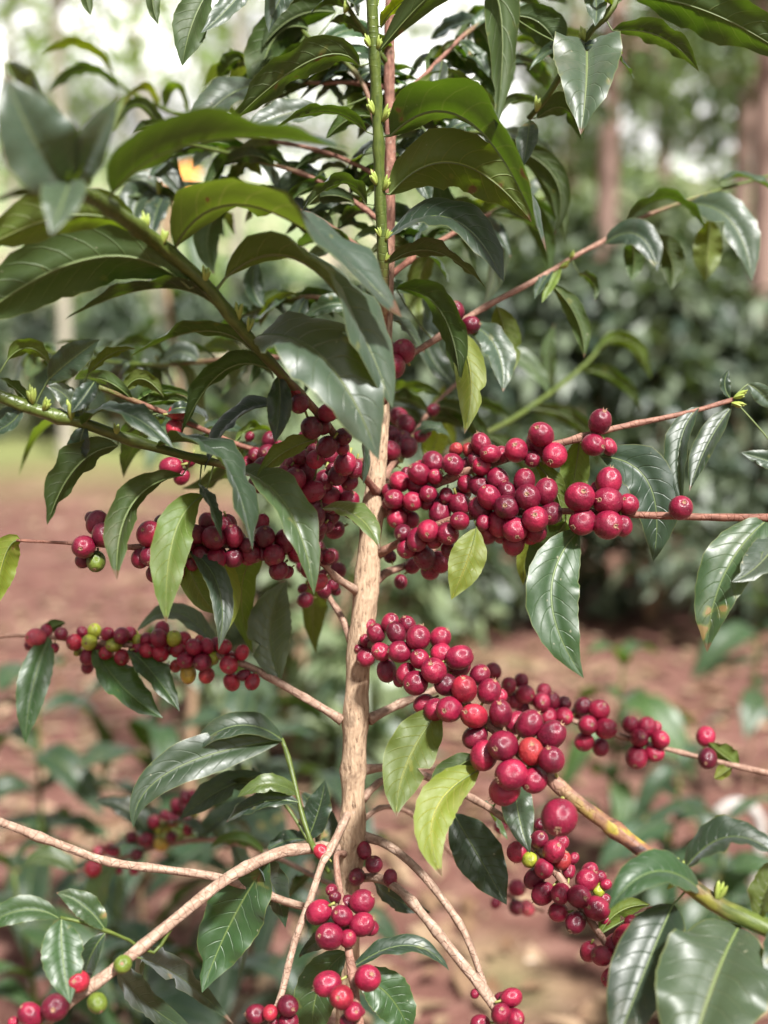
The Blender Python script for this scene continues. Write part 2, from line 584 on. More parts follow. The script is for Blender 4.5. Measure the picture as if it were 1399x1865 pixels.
def cherry_mesh(variant):
    """unit coffee cherry (radius about 1): +Z end carries the navel and dry calyx, -Z end the short stalk"""
    rs = np.random.RandomState(100 + variant)
    seg, rings = 20, 13
    long_ = [1.02, 1.06, 1.10, 1.0, 1.14, 1.05][variant % 6]
    flat = [0.97, 0.94, 0.92, 1.0, 0.9, 0.96][variant % 6]
    V, F, MI, U = [], [], [], []
    prof = []
    for i in range(rings + 1):
        a = math.pi * i / rings
        r = math.sin(a)
        r = r ** 0.92
        z = -math.cos(a) * long_
        if i == 0:
            r = 0.03
            z = -long_ * 0.96
        if i == rings:
            r = 0.08
            z = long_ * 0.925
        prof.append((r, z))
    prof.insert(rings, (0.15, long_ * 0.97))
    for r, z in prof:
        for j in range(seg):
            th = 2 * math.pi * j / seg
            k = 1 - 0.03 * abs(math.cos(th)) ** 6 * math.sin(min(1, abs(r)) * 1.57)
            V.append((r * math.cos(th) * k, r * math.sin(th) * flat * k, z))
            U.append((0, 0))
    nr = len(prof)
    for i in range(nr - 1):
        for j in range(seg):
            F.append((i * seg + j, i * seg + (j + 1) % seg, (i + 1) * seg + (j + 1) % seg, (i + 1) * seg + j))
            MI.append(0 if i < nr - 2 else 1)
    F.append(tuple((nr - 1) * seg + j for j in range(seg)))
    MI.append(1)
    F.append(tuple(reversed(range(seg))))
    MI.append(0)
    # navel rim
    b = len(V)
    for k, (r, z) in enumerate([(0.17, 0.955), (0.15, 0.99), (0.10, 1.0), (0.08, 0.93)]):
        for j in range(10):
            th = 2 * math.pi * j / 10
            V.append((r * math.cos(th), r * math.sin(th), z * long_))
            U.append((0, 0))
    for k in range(3):
        for j in range(10):
            F.append((b + k * 10 + j, b + k * 10 + (j + 1) % 10, b + (k + 1) * 10 + (j + 1) % 10, b + (k + 1) * 10 + j))
            MI.append(1)
    # dry calyx teeth
    teeth = [5, 4, 0, 5, 3, 2][variant % 6]
    for q in range(teeth):
        th = 2 * math.pi * q / 5 + rs.uniform(-0.3, 0.3)
        ln = rs.uniform(0.12, 0.26)
        lean = rs.uniform(-0.05, 0.16)
        c = np.array([math.cos(th), math.sin(th), 0])
        t_ = np.array([-math.sin(th), math.cos(th), 0])
        p0 = c * 0.17 + np.array([0, 0, 0.985 * long_])
        p1 = c * (0.17 + lean) + np.array([0, 0, 0.985 * long_ + ln])
        b = len(V)
        for p in (p0 - t_ * 0.05, p0 + t_ * 0.05, p0 + c * 0.05, p1):
            V.append(tuple(p))
            U.append((0, 0))
        F += [(b, b + 1, b + 3), (b + 1, b + 2, b + 3), (b + 2, b, b + 3)]
        MI += [1, 1, 1]
    # stalk
    tv, tf, tu = tube([(0, 0, -long_ * 0.9), (0.03, 0, -long_ * 1.15), (0.1, 0.03, -long_ * 1.5)], [0.15, 0.11, 0.13], seg=7, base=len(V))
    V += [tuple(v) for v in tv]
    U += [(0, 0)] * len(tv)
    F += tf
    MI += [2] * len(tf)
    return make_mesh('coffee_cherry', V, F, [M['cherry'], M['calyx'], M['stalk']], U, MI)


CHERRY = [cherry_mesh(i) for i in range(6)]


def bud_mesh(seed):
    rs = np.random.RandomState(seed)
    V, F = [], []
    for q in range(6 if seed else 4):
        th = q * 2.4
        lean = 0.25 + 0.35 * (q / 6)
        ax = np.array([math.cos(th) * lean, math.sin(th) * lean, 1.0])
        ax /= np.linalg.norm(ax)
        ln = rs.uniform(0.7, 1.15)
        path = [ax * ln * k for k in (0.0, 0.25, 0.6, 0.85, 1.0)]
        tv, tf, tu = tube(path, [0.09, 0.15, 0.17, 0.10, 0.02], seg=6, base=len(V))
        V += list(tv)
        F += tf
    return make_mesh('bud', V, F, [M['bud']])


BUD = [bud_mesh(0), bud_mesh(1)]

# ------------------------------------------------------------------ the coffee plant
plant_base = P(632, 1640, 0.735)
plant_base.z = 0.0
plant = thing('coffee_plant', 'sharp front coffee plant with tan trunk, drooping glossy leaves and clusters of ripe red cherries', 'coffee plant', plant_base)


def pix_path(rows):
    """rows of (x, y, depth, width in photo pixels) -> dense xyz + radius"""
    pts = []
    for x, y, d, w in rows:
        if d < .70:
            d = .70 + (d - .70) * .62
        p = P(x, y, d)
        pts.append((p.x, p.y, p.z, 0.5 * w * d / FPX))
    return spline(pts)


TRUNK_ROWS = [(712, -260, .775, 16), (712, -60, .770, 18), (709, 90, .765, 20), (711, 300, .760, 21), (704, 560, .752, 26), (696, 720, .748, 32), (686, 850, .745, 38),
              (674, 985, .742, 42), (668, 1060, .740, 45), (654, 1200, .737, 45), (646, 1340, .735, 45), (644, 1440, .735, 44), (640, 1530, .735, 50), (632, 1640, .735, 46)]
tp = pix_path(TRUNK_ROWS)
g0 = plant_base
tail = spline([tuple(tp[-1]), (g0.x, g0.y + .01, tp[-1][2] * .55, tp[-1][3] * 1.05), (g0.x, g0.y, .02, tp[-1][3] * 1.2), (g0.x, g0.y, -.05, tp[-1][3] * 1.5)], 0.02)
tp = np.vstack([tp, tail[1:]])
# node swellings on the trunk
zz = np.arange(len(tp))
rad = tp[:, 3].copy()
for (nx, ny) in ((668, 1075), (625, 1310), (636, 1165), (660, 1400), (690, 935), (640, 1530), (704, 690)):
    z0 = P(nx, ny, .737).z
    rad *= 1 + 0.16 * np.exp(-((tp[:, 2] - z0) / 0.007) ** 2)
rad *= .95 * (1 + .03 * np.sin(tp[:, 2] * 210) + .025 * np.sin(tp[:, 2] * 473 + 1))
V, F, U = tube(tp[:, :3], rad, seg=28, rough=0.075, seed=3)
trunk = mesh_obj('trunk', make_mesh('trunk', V - np.array(plant_base), F, [M['trunk']], U, attrs={'young': np.clip((V[:, 2] - P(690, 700, .75).z) / .10, 0, 1)}), plant, plant_base)

# branches: rows of pixel x, y, depth, width; then colour: green from / to along the length, yellow, reddish
BR = {}


def branch(key, rows, green=(0, 0), yellow=None, red=(0, 0), parent=None, knots=True, name='branch'):
    path = pix_path(rows)
    n = len(path)
    rad = path[:, 3].copy()
    L = np.concatenate([[0], np.cumsum(np.linalg.norm(np.diff(path[:, :3], axis=0), axis=1))])
    if knots:
        k = 0.018 + 0.01 * random.random()
        pos = k
        while pos < L[-1]:
            rad *= 1 + random.uniform(.2, .42) * np.exp(-((L - pos) / 0.0022) ** 2)
            pos += random.uniform(.022, .042)
    rad *= 1 + .55 * np.exp(-L / .007)
    V, F, U = tube(path[:, :3], rad, seg=12, rough=0.07, seed=len(BR))
    f = np.repeat(L / L[-1], 13)
    at = {'green': green[0] + (green[1] - green[0]) * f, 'reddish': np.clip(red[0] + (red[1] - red[0]) * f, 0, 1),
          'yellow': np.zeros(len(f)) if yellow is None else np.clip(1.4 - np.abs(f - yellow[0]) / yellow[1], 0, 1)}
    par = plant if parent is None else parent
    o = mesh_obj(name, make_mesh(name, V - path[0, :3], F, [M['twig']], U, attrs=at), par, path[0, :3])
    pix = []
    for p in path[:, :3]:
        v = Vector(p) - CAM
        d = v.dot(FWD)
        pix.append((CX + FPX * v.dot(RGT) / d, CY - FPX * v.dot(UPV) / d, d))
    BR[key] = dict(obj=o, path=path[:, :3], pix=np.array(pix))
    return o


branch('lead', [(698, 735, .745, 12), (697, 640, .735, 16), (699, 560, .715, 17), (698, 470, .70, 20), (692, 350, .685, 20), (687, 200, .67, 20), (677, 0, .655, 21), (672, -120, .65, 20)], green=(0.1, 1.6), red=(1, .3))
branch('fl', [(688, 900, .742, 13), (650, 850, .71, 13), (612, 795, .675, 14), (575, 748, .65, 15), (530, 700, .635, 17), (475, 640, .62, 20), (420, 575, .60, 23), (370, 515, .587, 25), (290, 445, .565, 28), (200, 380, .474, 29), (130, 340, .385, 27)], green=(-.25, 1.9), red=(.9, .2))
branch('l2', [(668, 940, .742, 12), (600, 912, .725, 12), (535, 897, .70, 13), (470, 866, .68, 14), (390, 842, .66, 15), (330, 828, .65, 16), (270, 811, .64, 19), (215, 793, .632, 20), (150, 770, .625, 22), (60, 745, .618, 23), (-40, 705, .61, 24)], green=(-.5, 1.8), red=(.7, 0))
branch('l3', [(652, 1078, .737, 13), (610, 1050, .72, 12), (575, 1018, .71, 12), (470, 992, .70, 12), (380, 995, .692, 12), (260, 997, .688, 11), (180, 993, .685, 8), (120, 989, .685, 6), (30, 984, .685, 5)], red=(.0, .9))
branch('l4', [(640, 1165, .74, 12), (620, 1120, .75, 11), (598, 1085, .765, 10), (575, 1040, .785, 9), (545, 990, .81, 7)], red=(.3, .3))
branch('l5', [(624, 1312, .735, 13), (540, 1262, .74, 14), (470, 1222, .75, 14), (400, 1195, .755, 12), (300, 1182, .765, 11), (200, 1172, .775, 10), (130, 1165, .79, 9), (40, 1157, .81, 8), (-60, 1165, .83, 7)], red=(.1, .5))
branch('r8', [(690, 1008, .74, 13), (740, 982, .73, 13), (800, 955, .715, 14), (860, 940, .705, 13), (930, 934, .70, 12), (1030, 931, .69, 12), (1130, 936, .685, 12), (1250, 941, .675, 13), (1410, 943, .665, 14), (1480, 944, .66, 14)], red=(.6, .95))
branch('r9', [(690, 938, .745, 13), (730, 918, .738, 13), (769, 895, .73, 14), (840, 862, .722, 15), (908, 840, .715, 15), (980, 818, .71, 14), (1059, 797, .706, 13), (1120, 780, .71, 11), (1200, 763, .715, 10), (1270, 747, .72, 9), (1335, 728, .725, 9)], red=(.5, .8), green=(-.5, .35))
branch('r10', [(672, 1072, .738, 15), (700, 1045, .75, 14), (735, 1032, .765, 13), (775, 1010, .785, 11), (810, 985, .81, 8)], red=(.4, .5))
branch('r11', [(700, 690, .75, 10), (735, 655, .755, 11), (790, 620, .765, 12), (850, 580, .775, 12), (900, 550, .785, 11), (985, 505, .80, 10), (1050, 465, .82, 8), (1100, 438, .835, 8), (1160, 400, .85, 7), (1260, 362, .87, 6), (1330, 340, .885, 6), (1420, 315, .90, 5)], red=(.6, .4), green=(-.3, .8))
branch('r12', [(662, 1170, .735, 14), (700, 1180, .712, 14), (760, 1200, .69, 15), (830, 1265, .665, 16), (900, 1328, .64, 19), (965, 1385, .622, 22), (1038, 1449, .603, 26), (1100, 1497, .59, 27), (1165, 1545, .578, 28), (1240, 1600, .565, 31), (1320, 1655, .55, 32), (1420, 1700, .535, 33), (1500, 1735, .525, 33)], green=(-.75, 1.25), yellow=(.69, .13), red=(.3, .8))
branch('r13', [(672, 1310, .735, 15), (745, 1275, .755, 14), (820, 1250, .775, 12), (900, 1255, .79, 11), (960, 1275, .80, 10), (1050, 1315, .805, 9), (1170, 1352, .81, 9), (1290, 1383, .80, 9), (1340, 1395, .795, 11), (1430, 1415, .785, 12)], red=(0, .4))
branch('r14', [(663, 1402, .737, 13), (720, 1398, .745, 13), (790, 1420, .745, 13), (850, 1448, .735, 13), (910, 1485, .72, 13), (960, 1525, .705, 13), (1010, 1585, .69, 14), (1045, 1635, .68, 13), (1093, 1702, .665, 13), (1125, 1752, .655, 11), (1145, 1788, .65, 8)], red=(.1, .5))
branch('r15', [(660, 1455, .737, 12), (690, 1425, .75, 11), (730, 1408, .78, 9), (800, 1395, .83, 7)], red=(.1, .2))
branch('b16', [(628, 1660, .735, 11), (560, 1652, .725, 13), (500, 1635, .71, 15), (405, 1600, .685, 15), (310, 1585, .665, 15), (200, 1570, .645, 15), (95, 1533, .63, 15), (0, 1497, .62, 15), (-70, 1470, .612, 15)])
branch('b17', [(630, 1545, .737, 18), (560, 1546, .715, 20), (500, 1556, .69, 21), (410, 1603, .655, 21), (300, 1690, .62, 21), (200, 1772, .592, 21), (130, 1822, .578, 21), (60, 1880, .565, 21), (0, 1930, .56, 20)])
branch('b18', [(640, 1470, .737, 13), (624, 1502, .72, 14), (608, 1536, .705, 15), (587, 1572, .69, 13), (566, 1636, .67, 13), (545, 1690, .66, 13), (530, 1740, .65, 13), (514, 1806, .64, 12), (498, 1850, .632, 12), (480, 1910, .625, 12)])
branch('b19', [(628, 1555, .73, 10), (612, 1562, .70, 11), (622, 1640, .665, 13), (631, 1702, .645, 14), (641, 1770, .625, 15), (654, 1862, .605, 15), (664, 1930, .595, 15)], red=(.5, .7))
branch('b20', [(652, 1523, .737, 17), (692, 1532, .73, 15), (746, 1569, .72, 15), (800, 1630, .71, 14), (845, 1697, .70, 13), (872, 1765, .69, 12), (884, 1806, .685, 11)])
branch('b21', [(640, 1600, .737, 14), (690, 1600, .72, 15), (735, 1628, .69, 16), (780, 1678, .665, 17), (830, 1740, .645, 18), (880, 1803, .63, 19), (920, 1865, .62, 19), (950, 1920, .612, 19)])
branch('b22', [(575, 1548, .71, 8), (566, 1532, .715, 8), (552, 1490, .722, 8), (540, 1440, .73, 8), (525, 1380, .738, 9), (513, 1345, .74, 7)], green=(1, 1))
branch('b22b', [(600, 1590, .735, 6), (570, 1545, .74, 6), (530, 1480, .75, 6), (490, 1430, .76, 6), (460, 1400, .77, 5)], green=(1, 1))
branch('b23', [(320, 1675, .625, 6), (280, 1735, .615, 6), (235, 1712, .605, 6), (190, 1694, .595, 6), (150, 1680, .59, 6), (110, 1671, .585, 6)], green=(1, 1))
branch('p26', [(690, 840, .748, 10), (600, 838, .76, 9), (500, 825, .765, 9), (440, 812, .765, 9), (370, 782, .755, 9), (300, 752, .745, 9), (245, 730, .735, 9), (180, 705, .72, 9)], red=(1, .8), green=(-.6, .6))
branch('b24', [(700, 870, .75, 11), (725, 830, .775, 10), (755, 790, .81, 9), (790, 740, .85, 8), (840, 690, .89, 7)], red=(.6, .6))
branch('b27', [(712, -150, .772, 12), (850, -150, .75, 12), (1000, -110, .73, 12), (1110, -40, .715, 13), (1118, 10, .71, 13), (1080, 52, .715, 12), (1035, 115, .725, 12), (995, 178, .735, 11), (962, 216, .742, 9)], green=(.6, 1))
branch('b28', [(709, 120, .765, 8), (665, 60, .75, 9), (625, 0, .735, 9), (590, -60, .725, 9), (520, -110, .715, 8), (440, -80, .71, 7), (380, -40, .70, 7)], green=(.8, 1))
branch('b29', [(711, 330, .76, 9), (690, 250, .765, 9), (665, 160, .77, 9), (625, 110, .78, 8), (570, 75, .79, 8), (540, 40, .80, 7)], green=(0, 1), red=(.8, .2))
branch('b30', [(712, 195, .762, 9), (745, 165, .775, 9), (800, 110, .79, 8), (850, 60, .81, 8), (920, 15, .83, 7), (990, -30, .85, 7)], green=(-.2, 1), red=(1, .3))
branch('b31', [(711, 345, .758, 9), (745, 300, .77, 9), (790, 255, .785, 9), (840, 245, .80, 8), (890, 240, .815, 7), (940, 250, .83, 6)], green=(-.2, 1), red=(.9, .3))
branch('b32', [(704, 500, .755, 9), (640, 440, .78, 9), (560, 390, .81, 8), (470, 365, .84, 8), (380, 370, .86, 7), (290, 360, .88, 7), (230, 345, .90, 6)], green=(0, 1), red=(.8, .2))
branch('b33', [(708, 505, .755, 10), (745, 475, .77, 10), (800, 440, .80, 9), (880, 395, .84, 8), (940, 370, .87, 7), (1000, 360, .9, 7)], green=(-.3, .8), red=(1, .3))
branch('b34', [(705, 600, .752, 9), (650, 560, .78, 8), (560, 540, .81, 8), (480, 560, .84, 7), (400, 590, .86, 7)], green=(0, 1), red=(.8, .2))
branch('b41', [(711, 330, .758, 8), (600, 280, .80, 8), (470, 250, .87, 8), (340, 215, .95, 8), (250, 175, 1.0, 8), (205, 140, 1.03, 7)], green=(0, 1), red=(.8, .2))
branch('b42', [(700, 660, .749, 9), (620, 640, .78, 8), (520, 650, .82, 8), (400, 655, .86, 8), (280, 665, .89, 7), (140, 650, .92, 7), (20, 625, .95, 6)], green=(0, 1), red=(.8, .2))
branch('b38', [(711, 420, .757, 9), (650, 370, .775, 9), (560, 320, .80, 8), (460, 290, .82, 7), (360, 265, .84, 7), (255, 235, .86, 6)], green=(0, 1), red=(.8, .2))
branch('b39', [(710, 160, .764, 9), (640, 150, .785, 8), (560, 150, .81, 7), (480, 130, .83, 7), (420, 90, .85, 6)], green=(0, 1), red=(.8, .2))
branch('b40', [(711, 250, .762, 9), (770, 200, .79, 8), (850, 150, .82, 7), (940, 110, .85, 6), (1010, 60, .87, 6)], green=(0, 1), red=(.8, .2))
branch('b35', [(690, 880, .747, 9), (740, 860, .82, 8), (820, 820, .92, 8), (930, 765, 1.0, 9), (1010, 710, 1.05, 9), (1065, 665, 1.08, 8), (1100, 625, 1.10, 6)], green=(.2, .9))
branch('b36', [(628, 1620, .735, 10), (580, 1600, .80, 9), (500, 1560, .87, 9), (400, 1530, .93, 9), (300, 1540, .98, 8), (200, 1570, 1.02, 7), (130, 1590, 1.04, 6)], red=(.2, .4))
branch('b37', [(652, 1500, .737, 9), (700, 1470, .77, 9), (760, 1490, .82, 8), (840, 1570, .88, 8), (940, 1640, .93, 7), (990, 1660, .95, 6)], red=(.2, .4))

# ------------------------------------------------------------------ cherries
CC = {'r': (.29, .015, .033), 'o': (.31, .030, .034), 'g': (.27, .30, .03), 'y': (.36, .25, .03), 'G': (.10, .14, .02), 'p': (.50, .07, .10), 'd': (.12, .006, .02)}
DARK, MIDC, BRIGHT = (.095, .005, .018), (.185, .008, .031), (.285, .013, .044)
N_CH = [0]


def cherries(key, ox, oy, sc, text, dofs=0.0, bright=0.5):
    br = BR[key]
    pix, path, par = br['pix'], br['path'], br['obj']
    items = []
    for tok in text.split():
        c = ''
        if tok[-1] in CC:
            c, tok = tok[-1], tok[:-1]
        x, y, dia = (float(v) for v in tok.split(','))
        items.append((ox + x / sc, oy + y / sc, dia / sc, c))
    items.sort(key=lambda r: -r[2])
    placed = []
    for x, y, dia, c in items:
        dd = np.hypot(pix[:, 0] - x, pix[:, 1] - y)
        k = int(np.argmin(dd))
        d0 = pix[k, 2]
        rr = 0.5 * dia * d0 / FPX
        lat = dd[k] * d0 / FPX
        R = 2.1 * rr
        d = d0 + dofs - math.sqrt(max(0.0, R * R - lat * lat)) * 0.9
        for _ in range(60):
            p = P(x, y, d)
            r = 0.5 * dia * d / FPX
            hit = False
            for q, rq in placed:
                if (p - q).length < 0.80 * (1.15 * r + rq):
                    hit = True
                    break
            if not hit:
                break
            d += 0.0012
        p = P(x, y, d)
        r = 0.5 * dia * d / FPX * (1.08 if key == 'r12' else 1.15)
        placed.append((p, r))
        near = Vector(path[int(np.argmin(np.linalg.norm(path - np.array(p), axis=1)))])
        ax = (p - near)
        ax = ax.normalized() if ax.length > 1e-5 else -FWD
        ax = (ax + Vector(np.random.normal(0, .33, 3)) - FWD * 0.12).normalized()
        o = mesh_obj('coffee_cherry', CHERRY[random.choice([0, 1, 1, 2, 3, 5, 5, 0, 4])], par, p)
        o.rotation_mode = 'QUATERNION'
        o.rotation_quaternion = ax.to_track_quat('Z', 'Y') @ Quaternion((0, 0, 1), random.uniform(0, 6.28))
        o.scale = (r * random.uniform(.93, 1.04), r * random.uniform(.93, 1.04), r * random.uniform(.95, 1.08))
        if c:
            base = CC[c]
        else:
            u = min(1, max(0, random.gauss(bright, .28)))
            a, b, f = (DARK, MIDC, u * 2) if u < .5 else (MIDC, BRIGHT, u * 2 - 1)
            base = tuple(a[i] + (b[i] - a[i]) * f for i in range(3))
        j = random.uniform(.88, 1.12)
        o.color = (base[0] * j, base[1] * j, base[2] * j, 1)
        N_CH[0] += 1


cherries('r12', 640, 1100, 3.331, '''110,135,85 150,178,115 235,112,105 340,128,100 272,175,120 90,225,80 50,270,60 90,325,110 180,290,115 295,290,130
405,205,150 540,205,120 415,335,118 545,300,125 655,325,150 650,380,145 215,405,120 330,420,115 290,465,70 390,480,145 500,405,150 575,490,130
685,518,155r 835,530,145 440,605,115 510,640,130 595,640,155 745,680,152r 750,805,140 905,665,150 780,430,125 905,560,80 1000,720,130 1080,730,155
1215,795,155 920,860,175 1090,895,158o 805,920,165 1215,945,160 970,1035,180 930,1130,180 1110,1070,150 1262,1295,215''', bright=.62)
cherries('r13', 820, 1180, 2.416, '''190,102,65 258,165,65 313,145,60 330,203,75 287,232,68 402,238,75 413,190,60 450,235,70 500,245,60 432,300,68
500,303,75 230,215,50 320,270,60 585,258,72 560,285,50 655,275,85 605,340,78 685,355,85 590,413,78 663,437,70 793,338,68
863,350,75 905,350,50 830,397,78 925,403,78 900,460,78 820,482,92 1125,390,75 1133,487,82''', bright=.55)
cherries('r14', 880, 1440, 3.886, '''400,345,115 500,430,145 240,435,130 330,490,100g 430,550,130 560,490,120o 640,480,70 605,560,100 365,620,130 425,730,140
550,730,130 680,750,150 735,635,145 755,565,100 830,610,80 870,665,70 820,705,85g 535,860,130 655,935,130 805,835,160 865,770,80 860,910,80 1015,1040,165
945,1100,155 750,1140,125 840,1170,130 920,1325,140 1050,1225,90 1050,930,90 1190,870,80 400,240,80 550,370,100''', bright=.5)
cherries('b37', 880, 1440, 3.886, '''120,255,85 240,690,110 235,825,100 310,830,105p 90,795,70''', bright=.5)
cherries('r9', 680, 720, 2.798, '''1155,135,110 1122,253,110 1200,262,80 855,200,115 880,210,80 838,250,110 728,280,112 925,305,115 810,325,80 550,250,100
597,297,95 655,300,80 420,277,65o 485,278,65o 553,362,92 520,330,80 405,352,105 305,340,95 480,352,75 235,400,100 315,415,75 228,460,100 135,440,95
170,400,60 245,375,80 200,540,90 107,530,95 85,490,75 120,625,95 75,555,60 195,635,75 310,535,85 340,598,110 280,500,85 370,510,70 440,555,105
475,450,85 540,460,95 635,425,100 455,495,80 270,545,70 160,570,60''', bright=.5)
cherries('r8', 680, 720, 2.798, '''590,520,110 680,490,90 770,437,105 880,490,110 787,520,125 545,580,110 680,570,118 905,600,110 825,630,125 720,680,120
580,705,95 640,655,110 715,755,105 830,690,105 800,720,80 1052,520,145 1140,480,70 1200,440,120 1195,540,138 1300,555,100 1068,645,120 1195,660,140
1270,665,95 280,690,105 225,735,105 380,705,105 150,700,80 260,825,105 170,780,90 310,740,75 335,850,90 290,895,85 385,790,70 440,640,90
560,650,70 650,710,80 1567,574,115''', bright=.52)
cherries('r10', 680, 720, 2.798, '''140,950,65 85,820,60 200,870,70''', bright=.3)
cherries('b24', 680, 720, 2.798, '''90,280,90 35,255,60 90,330,70 130,110,90 165,150,90 175,265,95 150,225,80 90,200,80 185,190,60 240,210,60 260,190,60
305,75,60 10,330,60 10,260,60''', bright=.4)
cherries('r11', 0, 0, 1, '''735,640,40 715,668,45 705,640,35 828,568,34 857,592,30''', bright=.3)
cherries('fl', 420, 680, 4.337, '''510,160,100r 545,240,140 770,310,140 640,430,155 730,420,120 760,580,155 890,500,120 885,590,100 670,680,130
905,715,160 980,750,130 850,800,150 940,860,120 800,750,80''', bright=.35)
cherries('p26', 420, 680, 4.337, '''305,520,110 290,630,140 200,640,110 130,710,90 215,740,110 150,500,70 250,700,60 385,570,70''', bright=.35)
cherries('p26', 0, 0, 1, '318,780,30r 325,750,28o 311,850,34 331,868,26 345,838,24', bright=.5)
cherries('l2', 420, 680, 4.337, '''550,660,120 650,610,90 490,720,110 600,775,150 510,835,160 740,850,150 640,935,175 770,970,150 510,1015,130 420,800,120 830,930,100 650,1110,180
935,1005,150 1020,1130,120 800,1050,110 870,1070,80 700,1220,110 690,1275,100 580,1110,100 770,1210,80''', bright=.38)
cherries('l3', 420, 680, 4.337, '''670,1450,110 780,1450,90 380,1555,145 340,1430,145 270,1290,150 245,1180,110 240,1420,110 140,1450,115 35,1460,120 30,1290,110
130,1360,80 450,1570,90 690,1650,140r''', bright=.35)
cherries('l4', 420, 680, 4.337, '''650,1600,90 590,1790,110 570,1700,70 650,1540,70 810,1670,90 730,1580,60 830,1720,70''', bright=.3)
cherries('l3', 0, 880, 2.915, '''485,185,65 515,210,105 550,275,120 445,338,120 440,410,75 510,415,95G 795,270,125 745,400,95 800,385,100 820,480,80
860,215,80 865,290,80 940,470,80 1040,270,90 1100,205,85 1135,290,115 1190,225,80 1070,385,95 1150,400,100 1240,280,100 1240,395,95 1310,330,80
1020,430,60 590,220,50''', bright=.35)
cherries('l5', 0, 880, 2.915, '''395,845,80r 475,845,75g 437,790,55 502,785,68g 570,800,65 645,810,85 690,800,65 605,860,72g 735,835,62g 465,920,80 465,975,65
565,900,72r 648,925,80r 415,895,40g 780,890,75r 852,902,85r 845,825,90 780,830,65 860,775,75 923,825,75g 945,885,75r 1030,870,85 985,940,85 935,970,60o
1075,950,85 1000,1012,80y 1097,1020,78o 1130,928,62g 1100,865,70 1060,835,50o 1190,870,75r 1285,900,70r 1215,965,90r 1230,1055,85r 1295,1020,60 1340,1055,75r
880,985,50 190,820,95p 245,785,65 325,800,65 290,875,45 165,855,60''', bright=.6)
cherries('b19', 420, 1500, 3.886, '''645,203,100r 625,628,155 930,555,150 790,655,135 930,715,150 990,740,100 700,800,170 830,815,120 715,470,80 740,520,80 830,560,100
685,1135,165 785,1230,160r 970,1095,170 870,1330,130 830,1400,100 920,1330,60''', bright=.42)
cherries('b21', 420, 1500, 3.886, '''838,260,115 893,378,110 945,190,100 1015,290,110 1130,385,95''', bright=.42)
cherries('b18', 420, 1500, 3.886, '''405,1290,140 280,1340,100r 180,1350,125 410,1400,120 300,1400,60''', bright=.35)
cherries('b21', 700, 1395, 2.0, '''462,845,66 430,850,50 425,905,70 475,920,65 350,940,60 330,830,30''', bright=.55)
cherries('b17', 0, 1380, 3.331, '''335,1515,155 185,1560,130 475,1360,125r 590,1488,110G 745,1255,100G 80,1605,60''', bright=.38)
cherries('b36', 0, 1380, 3.331, '''800,485,70 865,430,70 885,500,80 935,390,70 1050,370,85 1000,350,60 1070,290,75 1130,240,70 1165,220,50 1100,320,70 975,430,70g
1020,420,50g 980,525,80y 1040,480,65 830,590,75 1150,390,70 1190,400,55 1140,440,60 1175,330,50g 570,670,95r 680,560,80 600,570,70p 815,680,60 720,680,50''', bright=.55)

# more fruit inside the two left rows
cherries('l3', 0, 0, 1, '430,985,36 455,1005,38 480,975,34 500,1012,36 520,985,38 545,1005,36 395,1012,34 370,975,34 415,955,32 565,1035,32 340,985,34 310,1010,36 290,985,32 590,1015,28', dofs=.008, bright=.3)
cherries('l2', 0, 0, 1, '480,850,34 505,870,34 530,850,36 560,895,34 590,915,34 615,880,32 470,880,32 545,925,34 600,940,32', dofs=.012, bright=.3)
cherries('l4', 0, 0, 1, '600,1015,28 575,1000,30 555,1030,28 615,1040,26 560,985,32 590,1075,26 540,1010,30', dofs=.0, bright=.3)
cherries('l2', 0, 0, 1, '560,800,34 600,830,34 640,860,32 620,905,34 575,940,34 610,965,32 550,960,32 640,930,30', dofs=.02, bright=.3)
cherries('l5', 0, 0, 1, '175,1175,26 215,1165,26r 255,1180,26 300,1180,27 335,1165,26r 365,1190,27 395,1175,26 420,1200,27r 240,1160,24g 350,1205,25g', dofs=.01, bright=.5)

# ------------------------------------------------------------------ leaves
LC = {'b': (1, 1, 1), 'd': (.72, .78, .85), 'l': (2.1, 1.75, 1.3), 'y': (3.3, 2.3, 1.0), 'Y': (5.0, 3.8, 1.0), 's': (1.9, 1.45, 2.1), 'g': (1.15, 1.35, .9)}  # 's' paints sky sheen into the leaf colour, 'l' paints in sunlight
NL = [0]


